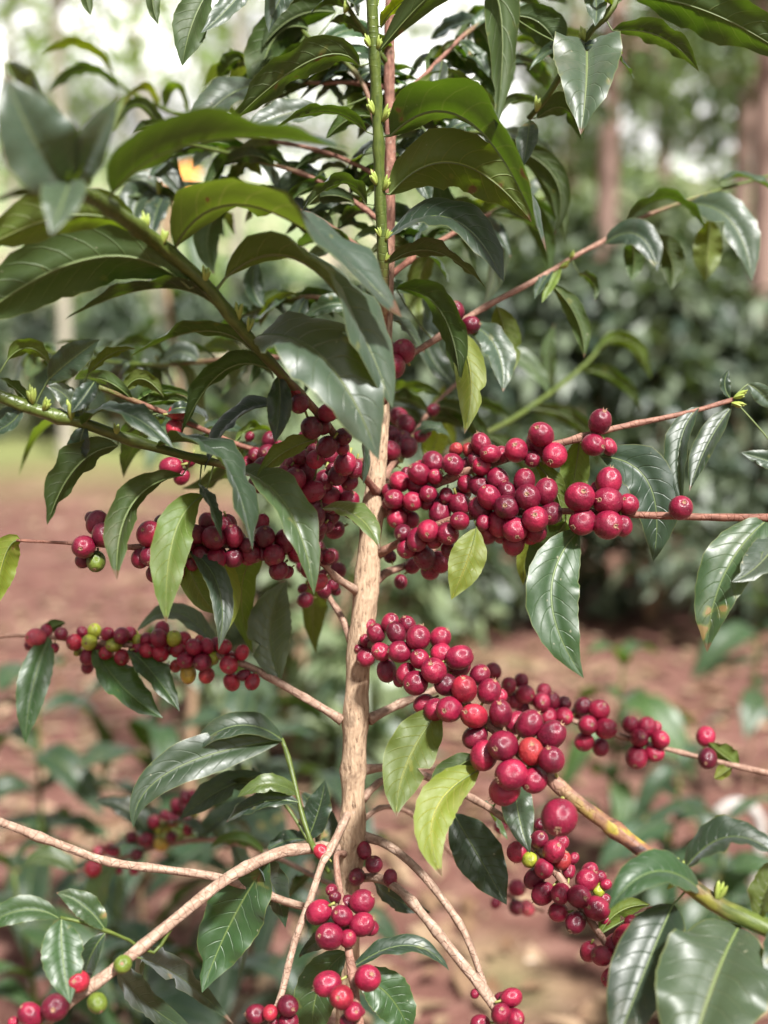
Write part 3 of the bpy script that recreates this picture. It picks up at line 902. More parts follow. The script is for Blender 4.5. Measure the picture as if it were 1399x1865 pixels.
def leaf(key, bx, by, mx, my, tx, ty, w, r0, r1, dm=-.012, dt=-.018, c='b', fold=None, dofs=0.0, pk=None):
    br = BR[key]
    pix, path, par = br['pix'], br['path'], br['obj']
    k = int(np.argmin(np.hypot(pix[:, 0] - bx, pix[:, 1] - by)))
    d0 = pix[k, 2] + dofs
    B, Mi, T = P(bx, by, d0), P(mx, my, d0 + dm), P(tx, ty, d0 + dt)
    Cc = 2 * Mi - 0.5 * (B + T)
    q = np.linspace(0, 1, 40)[:, None]
    B_, C_, T_ = (np.array(v) for v in (B, Cc, T))
    sp = (1 - q) ** 2 * B_ + 2 * q * (1 - q) * C_ + q * q * T_
    seed = NL[0] * 7 + 5
    rs = np.random.RandomState(seed)
    # in-plane perpendicular of the local tangent, signed so that it starts upwards for the chord
    ch = np.array([tx - bx, -(ty - by)])
    sg = 1.0 if ch[0] >= 0 else -1.0
    ray = (Mi - CAM).normalized()
    R_, F_ = np.array(RGT), np.array(ray)
    U_ = np.array(UPV - ray * UPV.dot(ray))
    U_ /= np.linalg.norm(U_)

    def top(t):
        i = min(38, int(t * 39))
        tg = sp[i + 1] - sp[i]
        a, b = np.dot(tg, R_), np.dot(tg, U_)
        n = math.hypot(a, b) + 1e-9
        up = (R_ * (-b) + U_ * a) * sg / n
        r = math.radians(r0 + (r1 - r0) * t)
        return -F_ * math.cos(r) + up * math.sin(r)
    width = w * d0 / FPX
    f = rs.uniform(.22, .42) if fold is None else fold
    V, F, U, MI = leaf_mesh(sp, top, width * 0.92, f, seed, petiole_from=path[k], wave=rs.uniform(.7, 1.8), pk=pk)
    o = mesh_obj('leaf', make_mesh('leaf', np.asarray(V) - B_, F, [M['leaf'], M['midrib']], U, MI), par, B)
    cc = LC[c]
    j = rs.uniform(.85, 1.15)
    o.color = (cc[0] * j * rs.uniform(.92, 1.1), cc[1] * j, cc[2] * j * rs.uniform(.85, 1.15), 1)
    NL[0] += 1
    return o


def leaves(text):
    for ln in text.strip().splitlines():
        a = ln.split()
        if not a:
            continue
        kw = {}
        num = []
        for v in a[1:]:
            if '=' in v:
                k, x = v.split('=')
                kw[k] = x if k == 'c' else float(x)
            else:
                num.append(float(v))
        leaf(a[0], *num, **kw)


leaves('''
fl 122 335 62 255 12 138 165 8 22 -.02 -.03 c=s fold=.45 pk=.8
fl 138 338 172 268 217 172 84 20 30 -.02 -.03 c=s fold=.4
fl 128 330 112 375 92 428 90 10 10 -.02 -.03 c=s fold=.4
fl 205 352 375 258 640 275 150 145 62 -.025 .01 fold=.5
fl 320 448 478 380 732 578 205 148 44 -.03 -.02 c=s
fl 412 505 570 490 715 742 190 135 34 -.02 -.02 c=s
fl 472 612 590 655 690 838 168 42 22 -.035 -.04 c=s
fl 592 765 650 770 662 882 60 150 40 -.01 -.02
fl 250 432 130 392 -60 470 115 140 150 -.02 -.02 c=l
fl 345 525 170 470 -70 605 150 150 158 -.02 -.03
fl 405 568 290 525 118 582 78 100 92 -.005 -.01 fold=.55
fl 460 640 370 603 236 651 78 128 88 -.005 -.01
fl 500 677 408 676 330 792 92 122 98 0 0
fl 507 685 510 740 500 806 52 12 10 -.004 -.006 c=d
fl 500 738 425 768 372 860 92 62 70 .01 .01 c=d
l2 578 800 520 822 468 868 52 140 140 0 0 c=l dofs=-.04
fl 130 345 60 352 -25 368 45 110 110 -.01 -.02
l2 152 776 215 748 316 816 80 100 35 -.02 -.025 c=d
l2 284 814 395 832 460 1002 112 88 58 -.025 -.03
l2 438 856 525 928 572 1083 92 32 22 -.03 -.04 c=l fold=.6
l2 588 926 650 940 692 1000 66 50 40 -.02 -.03 c=y dofs=-.03
l2 214 812 140 850 86 956 88 150 112 -.005 -.01
l2 332 866 240 920 213 1056 78 120 150 -.02 -.03
l2 372 903 318 975 303 1135 78 168 168 -.025 -.03 c=l
l2 364 882 386 925 404 982 44 55 60 -.02 -.025 c=d
l2 122 770 70 790 34 868 44 140 140 .10 .13 c=l dofs=.08
l2 150 765 118 720 84 703 48 20 20 -.004 -.008 c=s
l2 172 695 155 720 130 752 44 10 10 -.005 -.01 c=d
l2 88 692 130 655 182 618 62 10 12 -.006 -.01
l2 160 682 200 646 247 635 38 122 120 0 0 c=l
l2 14 655 55 634 96 668 48 140 130 0 0 c=l
l2 60 742 30 710 0 688 42 130 130 0 0
l2 155 775 145 810 140 850 48 20 20 0 .01 c=d
p26 224 716 258 690 299 724 38 150 150 0 0 c=l
p26 352 737 290 730 228 753 40 135 130 0 0
p26 300 760 250 800 225 870 55 150 150 .03 .06
p26 440 815 400 870 330 890 50 150 150 .03 .05
l2 40 742 20 770 -20 790 40 30 30 0 0
l2 60 748 10 765 -30 820 46 40 30 .01 .0
lead 655 120 562 112 398 248 92 150 112 -.01 -.01
b29 472 155 402 185 348 262 92 42 38 -.02 -.03 c=s
lead 668 240 590 203 494 240 52 122 112 -.01 -.02
b29 590 205 520 208 440 248 62 32 30 -.01 -.02 c=s
lead 668 372 620 334 548 388 62 128 112 -.01 -.02
lead 692 92 880 -45 903 238 84 145 160 -.03 -.04
lead 712 247 855 222 995 458 180 150 70 -.03 -.05
lead 710 354 832 298 968 404 132 155 150 -.005 .0 c=l
lead 704 436 820 398 918 514 112 72 38 -.02 -.03 c=d
lead 708 480 792 458 886 526 62 140 96 -.01 -.02
lead 695 50 716 18 765 -20 42 125 120 -.005 -.01 c=Y
lead 684 20 690 -10 695 -50 26 120 120 0 0 c=Y
r11 722 526 802 566 838 700 82 132 140 -.02 -.03
r11 826 600 856 680 846 790 64 172 176 -.02 -.03 c=y dofs=-.02
r11 848 590 902 630 916 714 66 30 18 -.01 -.02 c=s
r11 905 558 922 620 926 692 62 172 176 .01 .01 c=l
r11 1004 518 1050 578 1064 652 44 160 160 .0 .0
r11 1020 485 1005 515 987 552 26 20 20 -.01 -.02 c=Y
r11 1008 490 990 512 974 545 28 30 20 -.01 -.02 c=d
r11 1130 422 1212 362 1287 424 66 112 96 -.01 -.02
r11 1103 443 1162 428 1198 494 62 25 20 -.01 -.02 c=d
r11 1256 372 1332 404 1370 512 82 30 25 -.02 -.03 c=s
r11 1292 400 1290 450 1284 512 62 174 176 .01 .01 c=l
r11 1190 430 1222 470 1222 528 54 170 172 .01 .01
r11 1150 440 1155 475 1150 512 44 178 176 .01 .01
r11 1308 332 1362 324 1425 362 46 82 70 -.01 -.02
r11 1055 498 1080 515 1084 548 26 160 160 .02 .02
b27 1068 78 1068 150 1058 245 150 -4 4 -.03 -.045 c=s fold=.55 pk=.6
b27 1116 56 1205 68 1273 130 62 140 130 -.01 -.01
b27 1150 -5 1290 22 1450 112 112 158 150 -.02 -.02
b27 935 30 992 50 1030 125 76 160 160 .0 .0 dofs=.02
b27 1076 -35 1086 5 1084 48 46 0 0 -.01 -.02 c=s
b27 965 220 960 260 954 302 46 12 10 -.01 -.015 c=d
b27 978 215 1030 198 1060 256 62 140 135 .0 .0
b31 760 215 848 172 912 210 48 150 140 .0 .0 c=l
b31 905 262 1008 320 1010 428 54 160 160 .0 .0
b31 930 250 1000 330 1030 445 50 165 165 .02 .03
b30 862 40 900 110 894 205 82 168 170 .01 .01
b30 842 108 886 130 912 184 48 160 160 .01 .01
b30 806 110 798 150 790 190 36 12 10 -.01 -.01 c=d
b30 900 -12 962 30 1002 105 74 165 165 .02 .02
b30 730 160 760 205 770 260 60 30 30 .02 .02 c=s
b28 388 -30 352 40 332 120 78 162 165 -.01 -.01
b28 462 -40 412 18 366 60 48 20 20 -.01 -.02 c=s
b28 285 -40 278 0 288 44 30 165 165 0 0 dofs=.02
b28 150 -40 158 0 165 28 28 165 165 0 0 dofs=.05
b29 562 52 500 70 470 185 92 160 162 .0 .0
b29 612 22 540 30 478 85 84 150 150 .0 .0
b28 560 -60 510 0 490 60 60 20 20 0 0 c=s
b32 330 362 272 200 214 228 44 130 130 0 0
b32 340 365 285 300 224 268 52 40 30 0 0 c=s
b32 275 340 250 368 238 424 74 12 10 -.01 -.02
b32 298 355 284 390 274 438 48 12 10 -.02 -.03 c=d
fl 10 115 60 180 118 258 64 20 25 .03 .04 c=s
b32 420 370 380 420 390 500 60 150 160 .0 .0
b32 500 370 540 330 590 325 45 30 30 0 0
b34 560 540 540 590 545 650 50 20 20 0 0
b34 480 560 460 520 470 470 48 30 30 0 0
b34 640 555 655 600 640 660 50 150 150 0 0
''')
leaves('''
b41 208 138 148 82 76 100 38 128 122 -.02 -.03 c=y
b41 216 162 154 128 88 170 42 128 118 -.02 -.03
b41 285 195 262 163 222 194 36 130 120 -.02 -.03 c=y
b41 300 200 320 160 345 215 40 130 130 -.01 -.02 c=l
b41 240 170 215 210 200 240 40 150 150 -.01 -.02 c=l
b41 340 215 300 250 250 270 44 40 40 -.01 -.02
b41 360 220 390 190 440 225 44 130 130 .0 .0 c=l
b41 420 238 380 270 350 310 46 40 40 .0 .0 c=s
''')
leaves('''
r8 1056 965 1004 1085 1063 1235 106 8 10 -.02 -.03 c=g fold=.25
r9 1095 832 1182 882 1190 1022 106 22 18 -.01 -.01 c=d dofs=.01
r9 1056 800 1046 870 1030 962 62 174 174 .01 .01 c=l
r9 975 842 1010 890 1026 955 46 150 150 .0 .0 c=l
r8 1030 950 1000 1000 960 1066 78 170 170 .01 .01 dofs=.01
r8 985 960 960 1010 953 1066 42 170 170 .01 .01 c=y dofs=.03
r8 990 985 985 1060 984 1115 36 170 170 .02 .02 c=Y dofs=.04
r8 868 962 852 1020 822 1092 74 174 174 -.01 -.01 c=y dofs=-.01
r9 1272 742 1238 815 1244 925 60 28 32 -.01 -.02 c=d fold=.6
r9 1332 742 1288 812 1256 895 54 28 28 -.01 -.02 c=d fold=.55
r9 1435 850 1382 834 1350 824 38 20 20 0 0 dofs=.0
r9 1362 700 1386 716 1412 748 38 5 5 0 0 c=s
r9 1330 725 1320 700 1328 672 24 20 20 0 0 c=d
r8 1396 948 1318 1050 1288 1188 102 10 12 -.015 -.02 c=g fold=.3
r8 1428 965 1386 1025 1333 1060 74 18 18 -.02 -.03 c=s
r12 803 1290 742 1390 722 1488 102 170 174 -.01 -.02 c=l
r12 874 1402 792 1482 806 1598 84 168 168 -.02 -.03 c=y
r12 872 1378 820 1410 785 1474 58 160 160 .0 .0
r14 826 1482 872 1560 923 1648 98 10 8 -.01 -.02 c=d
r14 936 1415 946 1490 966 1554 64 6 6 -.02 -.03 c=s dofs=-.01
r12 1276 1622 1190 1588 1108 1658 92 30 35 -.02 -.03 c=g
r12 1250 1580 1332 1524 1425 1568 82 45 40 -.01 -.02 c=d
r12 1226 1648 1178 1760 1115 1925 132 12 10 -.02 -.04 c=d
r12 1346 1688 1300 1790 1245 1965 215 6 6 -.03 -.06 c=s
r12 1385 1675 1400 1610 1445 1560 62 30 30 .0 .0 c=y
r14 1094 1700 1130 1660 1185 1648 48 150 150 .0 .0 c=l
r14 1190 1655 1166 1710 1138 1765 54 20 20 .0 .0
r12 1410 1690 1440 1780 1450 1900 120 20 20 -.02 -.03
r13 1345 1396 1310 1370 1290 1352 50 150 150 .0 .0 c=l
r13 1335 1395 1315 1410 1300 1418 34 150 150 .0 .0 c=y
r14 880 1462 905 1500 925 1530 40 40 40 .03 .03 c=l
l5 90 1160 60 1250 46 1354 64 4 6 -.02 -.03 c=g
l5 172 1178 222 1250 297 1308 78 32 28 -.02 -.03 c=g
l5 236 1180 285 1235 327 1296 62 32 28 -.02 -.03 c=g
l5 510 1240 492 1140 524 1058 92 6 6 .01 .02 c=s
l5 400 1195 322 1115 248 1152 48 30 30 .03 .04 c=s
l5 75 1160 100 1140 120 1135 30 150 150 .0 .0
l3 343 1000 398 1070 398 1184 52 20 20 -.02 -.03 c=d
l3 335 1002 365 1080 402 1118 64 168 168 .0 .0 c=l
l3 395 1000 420 1080 410 1155 42 168 168 .01 .01 c=y
l3 470 1000 440 1080 460 1190 70 168 168 .05 .06 c=l
l3 38 985 10 1010 -10 1110 70 165 165 .0 .0 c=y
l4 575 1050 570 1120 575 1190 60 168 168 .04 .05 c=l
b22 515 1348 310 1405 243 1508 86 16 14 -.02 -.03
b22 516 1350 430 1322 338 1378 62 42 36 -.01 -.01 c=d
b22b 478 1410 400 1440 328 1492 62 26 26 .0 .0 c=d
b22 541 1448 490 1428 432 1452 42 30 30 -.01 -.01 c=y
b22 546 1462 475 1462 412 1498 42 30 30 .0 .01 c=d
b22b 560 1530 582 1470 592 1420 60 20 20 .0 .0 c=d
b22b 575 1550 585 1500 545 1440 66 20 20 .02 .02 c=d
b17 490 1565 420 1682 368 1808 122 6 6 .01 .0 c=g fold=.2
b17 470 1580 500 1620 520 1690 70 20 20 .03 .04 c=d
b23 112 1674 114 1742 128 1828 82 4 4 -.01 -.02 c=g fold=.2
b23 106 1672 38 1658 -40 1698 56 16 14 -.005 -.01 c=g
b23 192 1694 150 1648 102 1626 54 16 14 .0 .0 c=g
b23 192 1700 165 1742 150 1796 48 16 16 .0 .01
b19 632 1735 580 1800 570 1910 88 6 8 .0 .0 c=g dofs=.03
b19 645 1780 705 1810 748 1885 88 8 8 .0 .0 c=g dofs=.02
b19 640 1765 742 1722 818 1768 48 42 36 .0 .0 c=d dofs=.01
b19 630 1690 570 1720 545 1745 48 20 20 .03 .03 c=d
b21 680 1605 725 1640 785 1662 52 20 20 .02 .02 c=d
b16 400 1600 440 1700 430 1800 60 20 20 .1 .12 c=d
b17 255 1745 335 1785 425 1865 75 25 25 .08 .1 c=d
b17 215 1765 270 1830 380 1900 70 25 25 .06 .08 c=d
b17 300 1690 260 1780 290 1870 60 30 30 .08 .1
b36 360 1532 420 1480 510 1470 50 30 30 0 0 c=d
b36 280 1545 240 1480 170 1460 50 30 30 0 0 c=d
b36 420 1532 440 1600 420 1680 60 30 30 0 0 c=d
b36 220 1565 180 1620 170 1700 60 30 30 0 0 c=l
b36 140 1590 90 1560 40 1580 46 30 30 0 0 c=l
b35 1080 645 1140 620 1185 690 40 140 140 0 0 c=l
b35 1050 675 1120 690 1170 750 40 130 130 0 0
b35 1000 715 940 650 860 650 44 30 40 0 0 c=l
b35 1010 708 1000 650 1010 590 36 30 30 0 0 c=l
b35 960 745 1050 770 1090 850 46 140 140 0 0
b35 930 765 870 740 830 780 44 120 120 0 0
b35 880 790 940 830 990 900 46 140 140 0 0
b35 830 815 800 760 810 700 50 150 150 0 0 c=y
b35 780 840 800 780 790 770 50 170 170 0 0 c=Y
b24 790 740 850 760 890 830 50 150 150 0 0
b24 830 700 780 640 770 560 55 30 30 0 0 c=d
b33 940 370 985 420 1000 500 50 165 165 .02 .03
b33 880 395 905 460 880 560 56 40 40 .02 .02 c=s
b33 800 440 760 520 770 600 56 150 150 .02 .02 c=l
b33 760 465 760 420 800 380 50 30 30 .02 .02 c=d
b33 840 420 800 350 810 290 50 160 160 .02 .02
''')
# leaves that fill the inner crown behind the leader, in pairs at the nodes
for key, a0, n in (('b30', .12, 20), ('b31', .15, 16), ('b32', .1, 26), ('b33', .15, 14), ('b34', .1, 16), ('b29', .15, 22), ('b28', .2, 14), ('b42', .1, 30), ('b38', .1, 26), ('b39', .1, 22), ('b40', .1, 22), ('b27', .02, 16), ('p26', .3, 12), ('b24', .4, 8), ('b22b', .3, 4), ('b36', .2, 8)):
    pix = BR[key]['pix']
    for i in range(n):
        k = int((a0 + (0.98 - a0) * (i // 2) * 2 / n) * (len(pix) - 1))
        x, y, d = pix[k]
        sgn = 1 if i % 2 else -1
        ang = math.radians(random.uniform(-25, 65))
        ln = random.uniform(65, 125)
        dx, dy = sgn * math.cos(ang) * ln, math.sin(ang) * ln * .85
        sag = random.uniform(.1, .28) * ln
        und = random.random() < .55
        r0 = random.uniform(120, 165) if und else random.uniform(10, 60)
        leaf(key, x + sgn * 4, y, x + dx * .5, y + dy * .5 - sag, x + dx, y + dy, random.uniform(28, 46), r0, r0 + random.uniform(-30, 15),
             random.uniform(-.01, .04), random.uniform(-.01, .06), c=random.choice('bbbddlsg'))

# ------------------------------------------------------------------ buds and stipules at the nodes
for key, x, y, dx, dy, s, v in (('lead', 676, 212, -.5, 1, .014, 1), ('lead', 702, 218, .6, 1, .015, 1), ('lead', 682, 340, -.5, 1, .014, 1), ('lead', 702, 345, .5, 1, .014, 1), ('lead', 668, 85, -.5, 1, .012, 1), ('lead', 690, 90, .4, 1, .011, 1),
                                ('lead', 692, 432, -.4, 1, .010, 0), ('lead', 706, 440, .5, 1, .010, 0), ('lead', 704, 480, .5, 1, .008, 0), ('fl', 436, 578, .1, 1, .015, 0), ('fl', 270, 415, 0, 1, .014, 1), ('fl', 375, 510, .2, 1, .013, 1),
                                ('fl', 300, 445, .3, 1, .012, 0), ('fl', 455, 600, .3, 1, .012, 0), ('l2', 60, 728, -.1, 1, .016, 1), ('l2', 130, 765, .0, 1, .017, 0), ('l2', 75, 745, .4, .6, .013, 1), ('l2', 210, 790, .1, 1, .010, 1),
                                ('r9', 1338, 722, 1, .4, .014, 1), ('r9', 1332, 738, 1, -.3, .013, 1), ('r11', 1020, 490, 1, .5, .013, 1), ('r11', 1035, 472, .6, .8, .010, 1), ('b27', 975, 205, .2, 1, .014, 1), ('b27', 1062, 75, -.3, 1, .013, 1),
                                ('b29', 548, 38, -.4, 1, .014, 1), ('b28', 622, 30, .3, 1, .011, 1), ('r12', 1240, 1590, -.2, 1, .014, 0), ('r12', 1235, 1605, -.8, -.2, .013, 0), ('r12', 1310, 1640, .2, 1, .017, 0), ('b32', 290, 352, .0, 1, .017, 0),
                                ('r11', 1130, 425, .6, .5, .012, 0)):
    pix, path, par = BR[key]['pix'], BR[key]['path'], BR[key]['obj']
    k = int(np.argmin(np.hypot(pix[:, 0] - x, pix[:, 1] - y)))
    o = mesh_obj('bud', BUD[v], par, Vector(path[k]) + (P(x, y, pix[k, 2] - .004) - Vector(path[k])) * .6)
    o.rotation_mode = 'QUATERNION'
    o.rotation_quaternion = (RGT * dx + UPV * dy - FWD * .3).normalized().to_track_quat('Z', 'Y')
    o.scale = (s * .5, s * .5, s * .66)

# ------------------------------------------------------------------ ground
def fbm(x, y, seed=0, oct=4):
    rs = np.random.RandomState(seed)
    v = 0
    a = 1.0
    f = 1.0
    for _ in range(oct):
        p = rs.uniform(0, 6.28, 4)
        th = rs.uniform(0, 3.14)
        v = v + a * (np.sin(f * (x * math.cos(th) + y * math.sin(th)) + p[0]) * np.sin(f * 1.3 * (-x * math.sin(th) + y * math.cos(th)) + p[1]))
        a *= .5
        f *= 2.1
    return v


def grid_mesh(name, xs, ys, zfun, mat):
    X, Y = np.meshgrid(xs, ys)
    Z = zfun(X, Y)
    V = np.stack([X, Y, Z], axis=-1).reshape(-1, 3)
    w = len(xs)
    F = [(j * w + i, j * w + i + 1, (j + 1) * w + i + 1, (j + 1) * w + i) for j in range(len(ys) - 1) for i in range(w - 1)]
    return make_mesh(name, V, F, [mat])


def soil_mat():
    m, nt, out = new_mat('red_soil')
    g = NT(nt)
    v = g.n('TexCoord').outputs['Object']
    n1 = g.noise(v, 1.6, 5)
    n2 = g.noise(v, 14, 5, .65)
    n3 = g.noise(v, 90, 3)
    c = g.ramp(n2, [(0.25, (0.07, 0.030, 0.025)), (0.5, (0.15, 0.069, 0.054)), (0.75, (0.25, 0.137, 0.11))])
    c = g.mix(g.math('MULTIPLY', g.smooth(n1, .5, .72), .8), c, (0.30, 0.185, 0.13))
    c = g.mix(g.math('MULTIPLY', g.smooth(g.noise(v, 3.3, 4), .55, .7), .6), c, (0.065, 0.045, 0.03))
    c = g.mix(g.math('MULTIPLY', g.smooth(n3, .62, .72), .6), c, (0.50, 0.36, 0.27))
    # grassy patches farther out
    sep = g.n('SeparateXYZ')
    g.link(v, sep.inputs[0])
    far = g.smooth(g.math('ADD', sep.outputs[1], g.math('MULTIPLY', g.noise(v, .5, 3), 5.0)), 9.2, 12.5)
    far = g.math('MAXIMUM', far, g.math('MULTIPLY', g.smooth(g.noise(v, .8, 3), .56, .68), .55))
    c = g.mix(far, c, g.mix(n2, (0.12, 0.15, 0.045), (0.24, 0.24, 0.10)))
    b = g.n('BsdfPrincipled')
    g.link(c, b.inputs['Base Color'])
    b.inputs['Roughness'].default_value = .95
    b.inputs['Specular IOR Level'].default_value = .15
    bp = g.n('Bump')
    bp.inputs['Strength'].default_value = .9
    bp.inputs['Distance'].default_value = .03
    g.link(g.math('ADD', n2, g.math('MULTIPLY', n3, .3)), bp.inputs['Height'])
    g.link(bp.outputs[0], b.inputs['Normal'])
    g.link(b.outputs[0], out.inputs[0])
    return m


def ground_z(x, y):
    z = .03 * fbm(x * 1.7, y * 1.7, 2)
    rise = np.clip((np.asarray(y, float) - 16) / 60, 0, 1)
    return z * (1 - rise) - .02 + 0 * rise


xs = np.concatenate([np.linspace(-160, -10, 16)[:-1], np.linspace(-10, 10, 81), np.linspace(10, 160, 16)[1:]])
ys = np.concatenate([np.linspace(-60, -3, 8)[:-1], np.linspace(-3, 16, 90), np.linspace(16, 200, 20)[1:]])
ground = mesh_obj('ground', grid_mesh('ground', xs, ys, ground_z, soil_mat()))
ground['kind'] = 'structure'
ground['label'] = 'reddish brown soil of the plantation with pale dry litter'


def hill_mat():
    m, nt, out = new_mat('grassy_hill')
    g = NT(nt)
    v = g.n('TexCoord').outputs['Object']
    n1 = g.noise(v, .45, 5)
    n2 = g.smooth(g.noise(v, 1.1, 4), .4, .62)
    c = g.ramp(n1, [(.32, (0.10, 0.15, 0.06)), (.46, (0.22, 0.27, 0.12)), (.56, (0.33, 0.34, 0.19)), (.64, (0.42, 0.30, 0.24))])
    c = g.mix(g.math('MULTIPLY', n2, .75), c, (0.10, 0.15, 0.07))
    b = g.n('BsdfPrincipled')
    g.link(c, b.inputs['Base Color'])
    b.inputs['Roughness'].default_value = .95
    g.link(b.outputs[0], out.inputs[0])
    return m


hill = mesh_obj('hill', grid_mesh('hill', np.linspace(-90, 90, 70), np.linspace(24, 120, 40),
                                  lambda X, Y: -.4 + 13.0 * np.clip((Y - 24) / 60, 0, 1) ** 1.05 + .9 * fbm(X * .12, Y * .12, 5) * np.clip((Y - 24) / 20, 0, 1), hill_mat()))
hill['kind'] = 'structure'
hill['label'] = 'sunlit grassy hillside behind the plantation'


# ------------------------------------------------------------------ bushes and trees behind
def crown_mat(name, ca, cb, trans):
    m, nt, out = new_mat(name)
    g = NT(nt)
    rnd = g.n('NewGeometry').outputs['Random Per Island']
    info = g.n('ObjectInfo')
    c = g.mix(rnd, ca, cb)
    c = g.mix(1.0, c, info.outputs['Color'], 'MULTIPLY')
    b = g.n('BsdfPrincipled')
    g.link(c, b.inputs['Base Color'])
    b.inputs['Roughness'].default_value = .42
    b.inputs['Specular IOR Level'].default_value = .6
    tr = g.n('BsdfTranslucent')
    g.link(g.mix(1.0, trans, info.outputs['Color'], 'MULTIPLY'), tr.inputs['Color'])
    mx = g.n('MixShader')
    mx.inputs[0].default_value = .28
    g.link(b.outputs[0], mx.inputs[1])
    g.link(tr.outputs[0], mx.inputs[2])
    g.link(mx.outputs[0], out.inputs[0])
    return m


M['bush'] = crown_mat('bush_leaf', (0.022, 0.042, 0.026), (0.17, 0.21, 0.13), (0.12, 0.18, 0.03))
M['tree'] = crown_mat('tree_leaf', (0.035, 0.07, 0.025), (0.11, 0.15, 0.045), (0.18, 0.25, 0.04))
M['tree_bark'] = simple_mat('tree_bark', (0.13, 0.08, 0.062), (0.36, 0.24, 0.19), 3.0, .9, .01)
M['pale_bark'] = simple_mat('pale_bark', (0.20, 0.18, 0.13), (0.42, 0.38, 0.31), 3.0, .9, .01)
M['bush_stem'] = simple_mat('bush_stem', (0.20, 0.12, 0.07), (0.38, 0.26, 0.16), 30, .9)


def leaf_cloud(centres, radii, n, ln, seed, droop=.45):
    """n folded leaves spread through clumps; returns verts and faces"""
    rs = np.random.RandomState(seed)
    k = rs.randint(0, len(centres), n)
    d = rs.normal(0, 1, (n, 3))
    d /= np.linalg.norm(d, axis=1)[:, None]
    c = np.asarray(centres)[k] + d * (rs.uniform(.25, 1, (n, 1)) ** .6) * np.asarray(radii)[k]
    out = d * 1.0 + rs.normal(0, .5, (n, 3))
    out[:, 2] -= droop
    out /= np.linalg.norm(out, axis=1)[:, None]
    up = np.array([0, 0, 1.0]) + rs.normal(0, .4, (n, 3))
    sd = np.cross(out, up)
    sd /= np.linalg.norm(sd, axis=1)[:, None] + 1e-9
    nr = np.cross(sd, out)
    L = ln * rs.uniform(.65, 1.2, (n, 1))
    w = L * rs.uniform(.17, .24, (n, 1))
    a = c
    tip = c + out * L - nr * L * .18
    mid = c + out * L * .48 + nr * L * .07
    l, r = mid + sd * w + nr * w * .35, mid - sd * w + nr * w * .35
    V = np.stack([a, l, tip, r, mid], axis=1).reshape(-1, 3)
    F = []
    for i in range(n):
        b = 5 * i
        F += [(b, b + 4, b + 1), (b + 1, b + 4, b + 2), (b + 2, b + 4, b + 3), (b + 3, b + 4, b)]
    return V, F


def bush_variant(seed, rx, h, n, ln):
    rs = np.random.RandomState(seed)
    cs, rr = [], []
    for i in range(26):
        z = rs.uniform(.08, .93) * h
        prof = math.sin(math.pi * min(.97, max(.1, z / h *   .66 + .34)))
        a = rs.uniform(0, 6.28)
        q = rs.uniform(.2, .85) * rx * prof
        cs.append((q * math.cos(a), q * math.sin(a), z))
        s = rs.uniform(.2, .36) * rx
        rr.append((s, s, s * .8))
    V, F = leaf_cloud(cs, rr, n, ln, seed + 1)
    V[:, 2] = np.maximum(V[:, 2], .02)
    crown = make_mesh('crown', V, F, [M['bush']], smooth=False)
    SV, SF = [], []
    for i in range(7):
        a = i * 2.4
        lean = 0 if i == 0 else .55 * rx
        path = spline([(0, 0, -.03), (lean * .3 * math.cos(a), lean * .3 * math.sin(a), h * .3), (lean * math.cos(a), lean * math.sin(a), h * (.9 if i == 0 else .6))], .08)
        tv, tf, tu = tube(path, np.linspace(.014, .003, len(path)), seg=6, base=len(SV))
        SV += list(tv)
        SF += tf
    stem = make_mesh('stem', SV, SF, [M['bush_stem']])
    return crown, stem


BUSHES = [bush_variant(50 + i, .46, 1.3, 1500, .125) for i in range(3)]
SMALLB = [bush_variant(80 + i, .30, .75, 420, .11) for i in range(2)]


def bush(x, y, sc, rot, label, group, small=False, tint=(1, 1, 1), sz=1.0):
    var = random.choice(SMALLB if small else BUSHES)
    z = float(ground_z(np.array(x), np.array(y)))
    t = thing('coffee_bush', label, 'bush', (x, y, z), group)
    for nm, me in (('crown', var[0]), ('stem', var[1])):
        o = mesh_obj(nm, me, t, (x, y, z))
        o.scale = (sc, sc, sc * sz)
        o.rotation_euler = (0, 0, rot)
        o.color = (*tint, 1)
    return t


where = ['half behind the trunk', 'in the gap right of the trunk', 'below the hanging leaf at the right', 'at the right edge of the photo']
for i, px in enumerate((800, 1010, 1215, 1440)):
    p = ground_at(px, 1165 - 6 * i)
    bush(p.x, p.y + .25, random.uniform(.92, 1.05), random.uniform(0, 6.28), 'dark blurred coffee bush in the near row ' + where[i], 'coffee bushes in the near row')
for i, (px, dist, sc) in enumerate(((700, 6.1, 1.1), (930, 6.4, 1.15), (1130, 6.0, 1.05), (1330, 6.3, 1.1), (1490, 6.1, 1.1))):
    bush((px - CX) / FPX * dist, dist, sc, random.uniform(0, 6.28),
         'far coffee bush behind the near row, ' + ['straight behind the trunk', 'behind the upper berry branches', 'behind the twig with hanging leaves', 'beside the reddish tree trunk', 'cut by the right edge of the photo'][i], 'coffee bushes in the second row')
for i, (px, dist, sc) in enumerate(((-60, 11.5, 1.25), (80, 12.0, 1.15), (215, 11.4, 1.3), (350, 12.2, 1.25), (480, 11.6, 1.3), (610, 11.8, 1.3))):
    bush((px - CX) / FPX * dist, dist, sc, random.uniform(0, 6.28),
         'distant bush beyond the pale grass, ' + ['cut by the left edge', 'leftmost whole one of the row', 'third from the left edge', 'above the berry branch at the left', 'left of the trunk under the big leaves', 'half hidden by the trunk'][i], 'distant bushes beyond the grass at the left', tint=(.9, .95, 1.0))
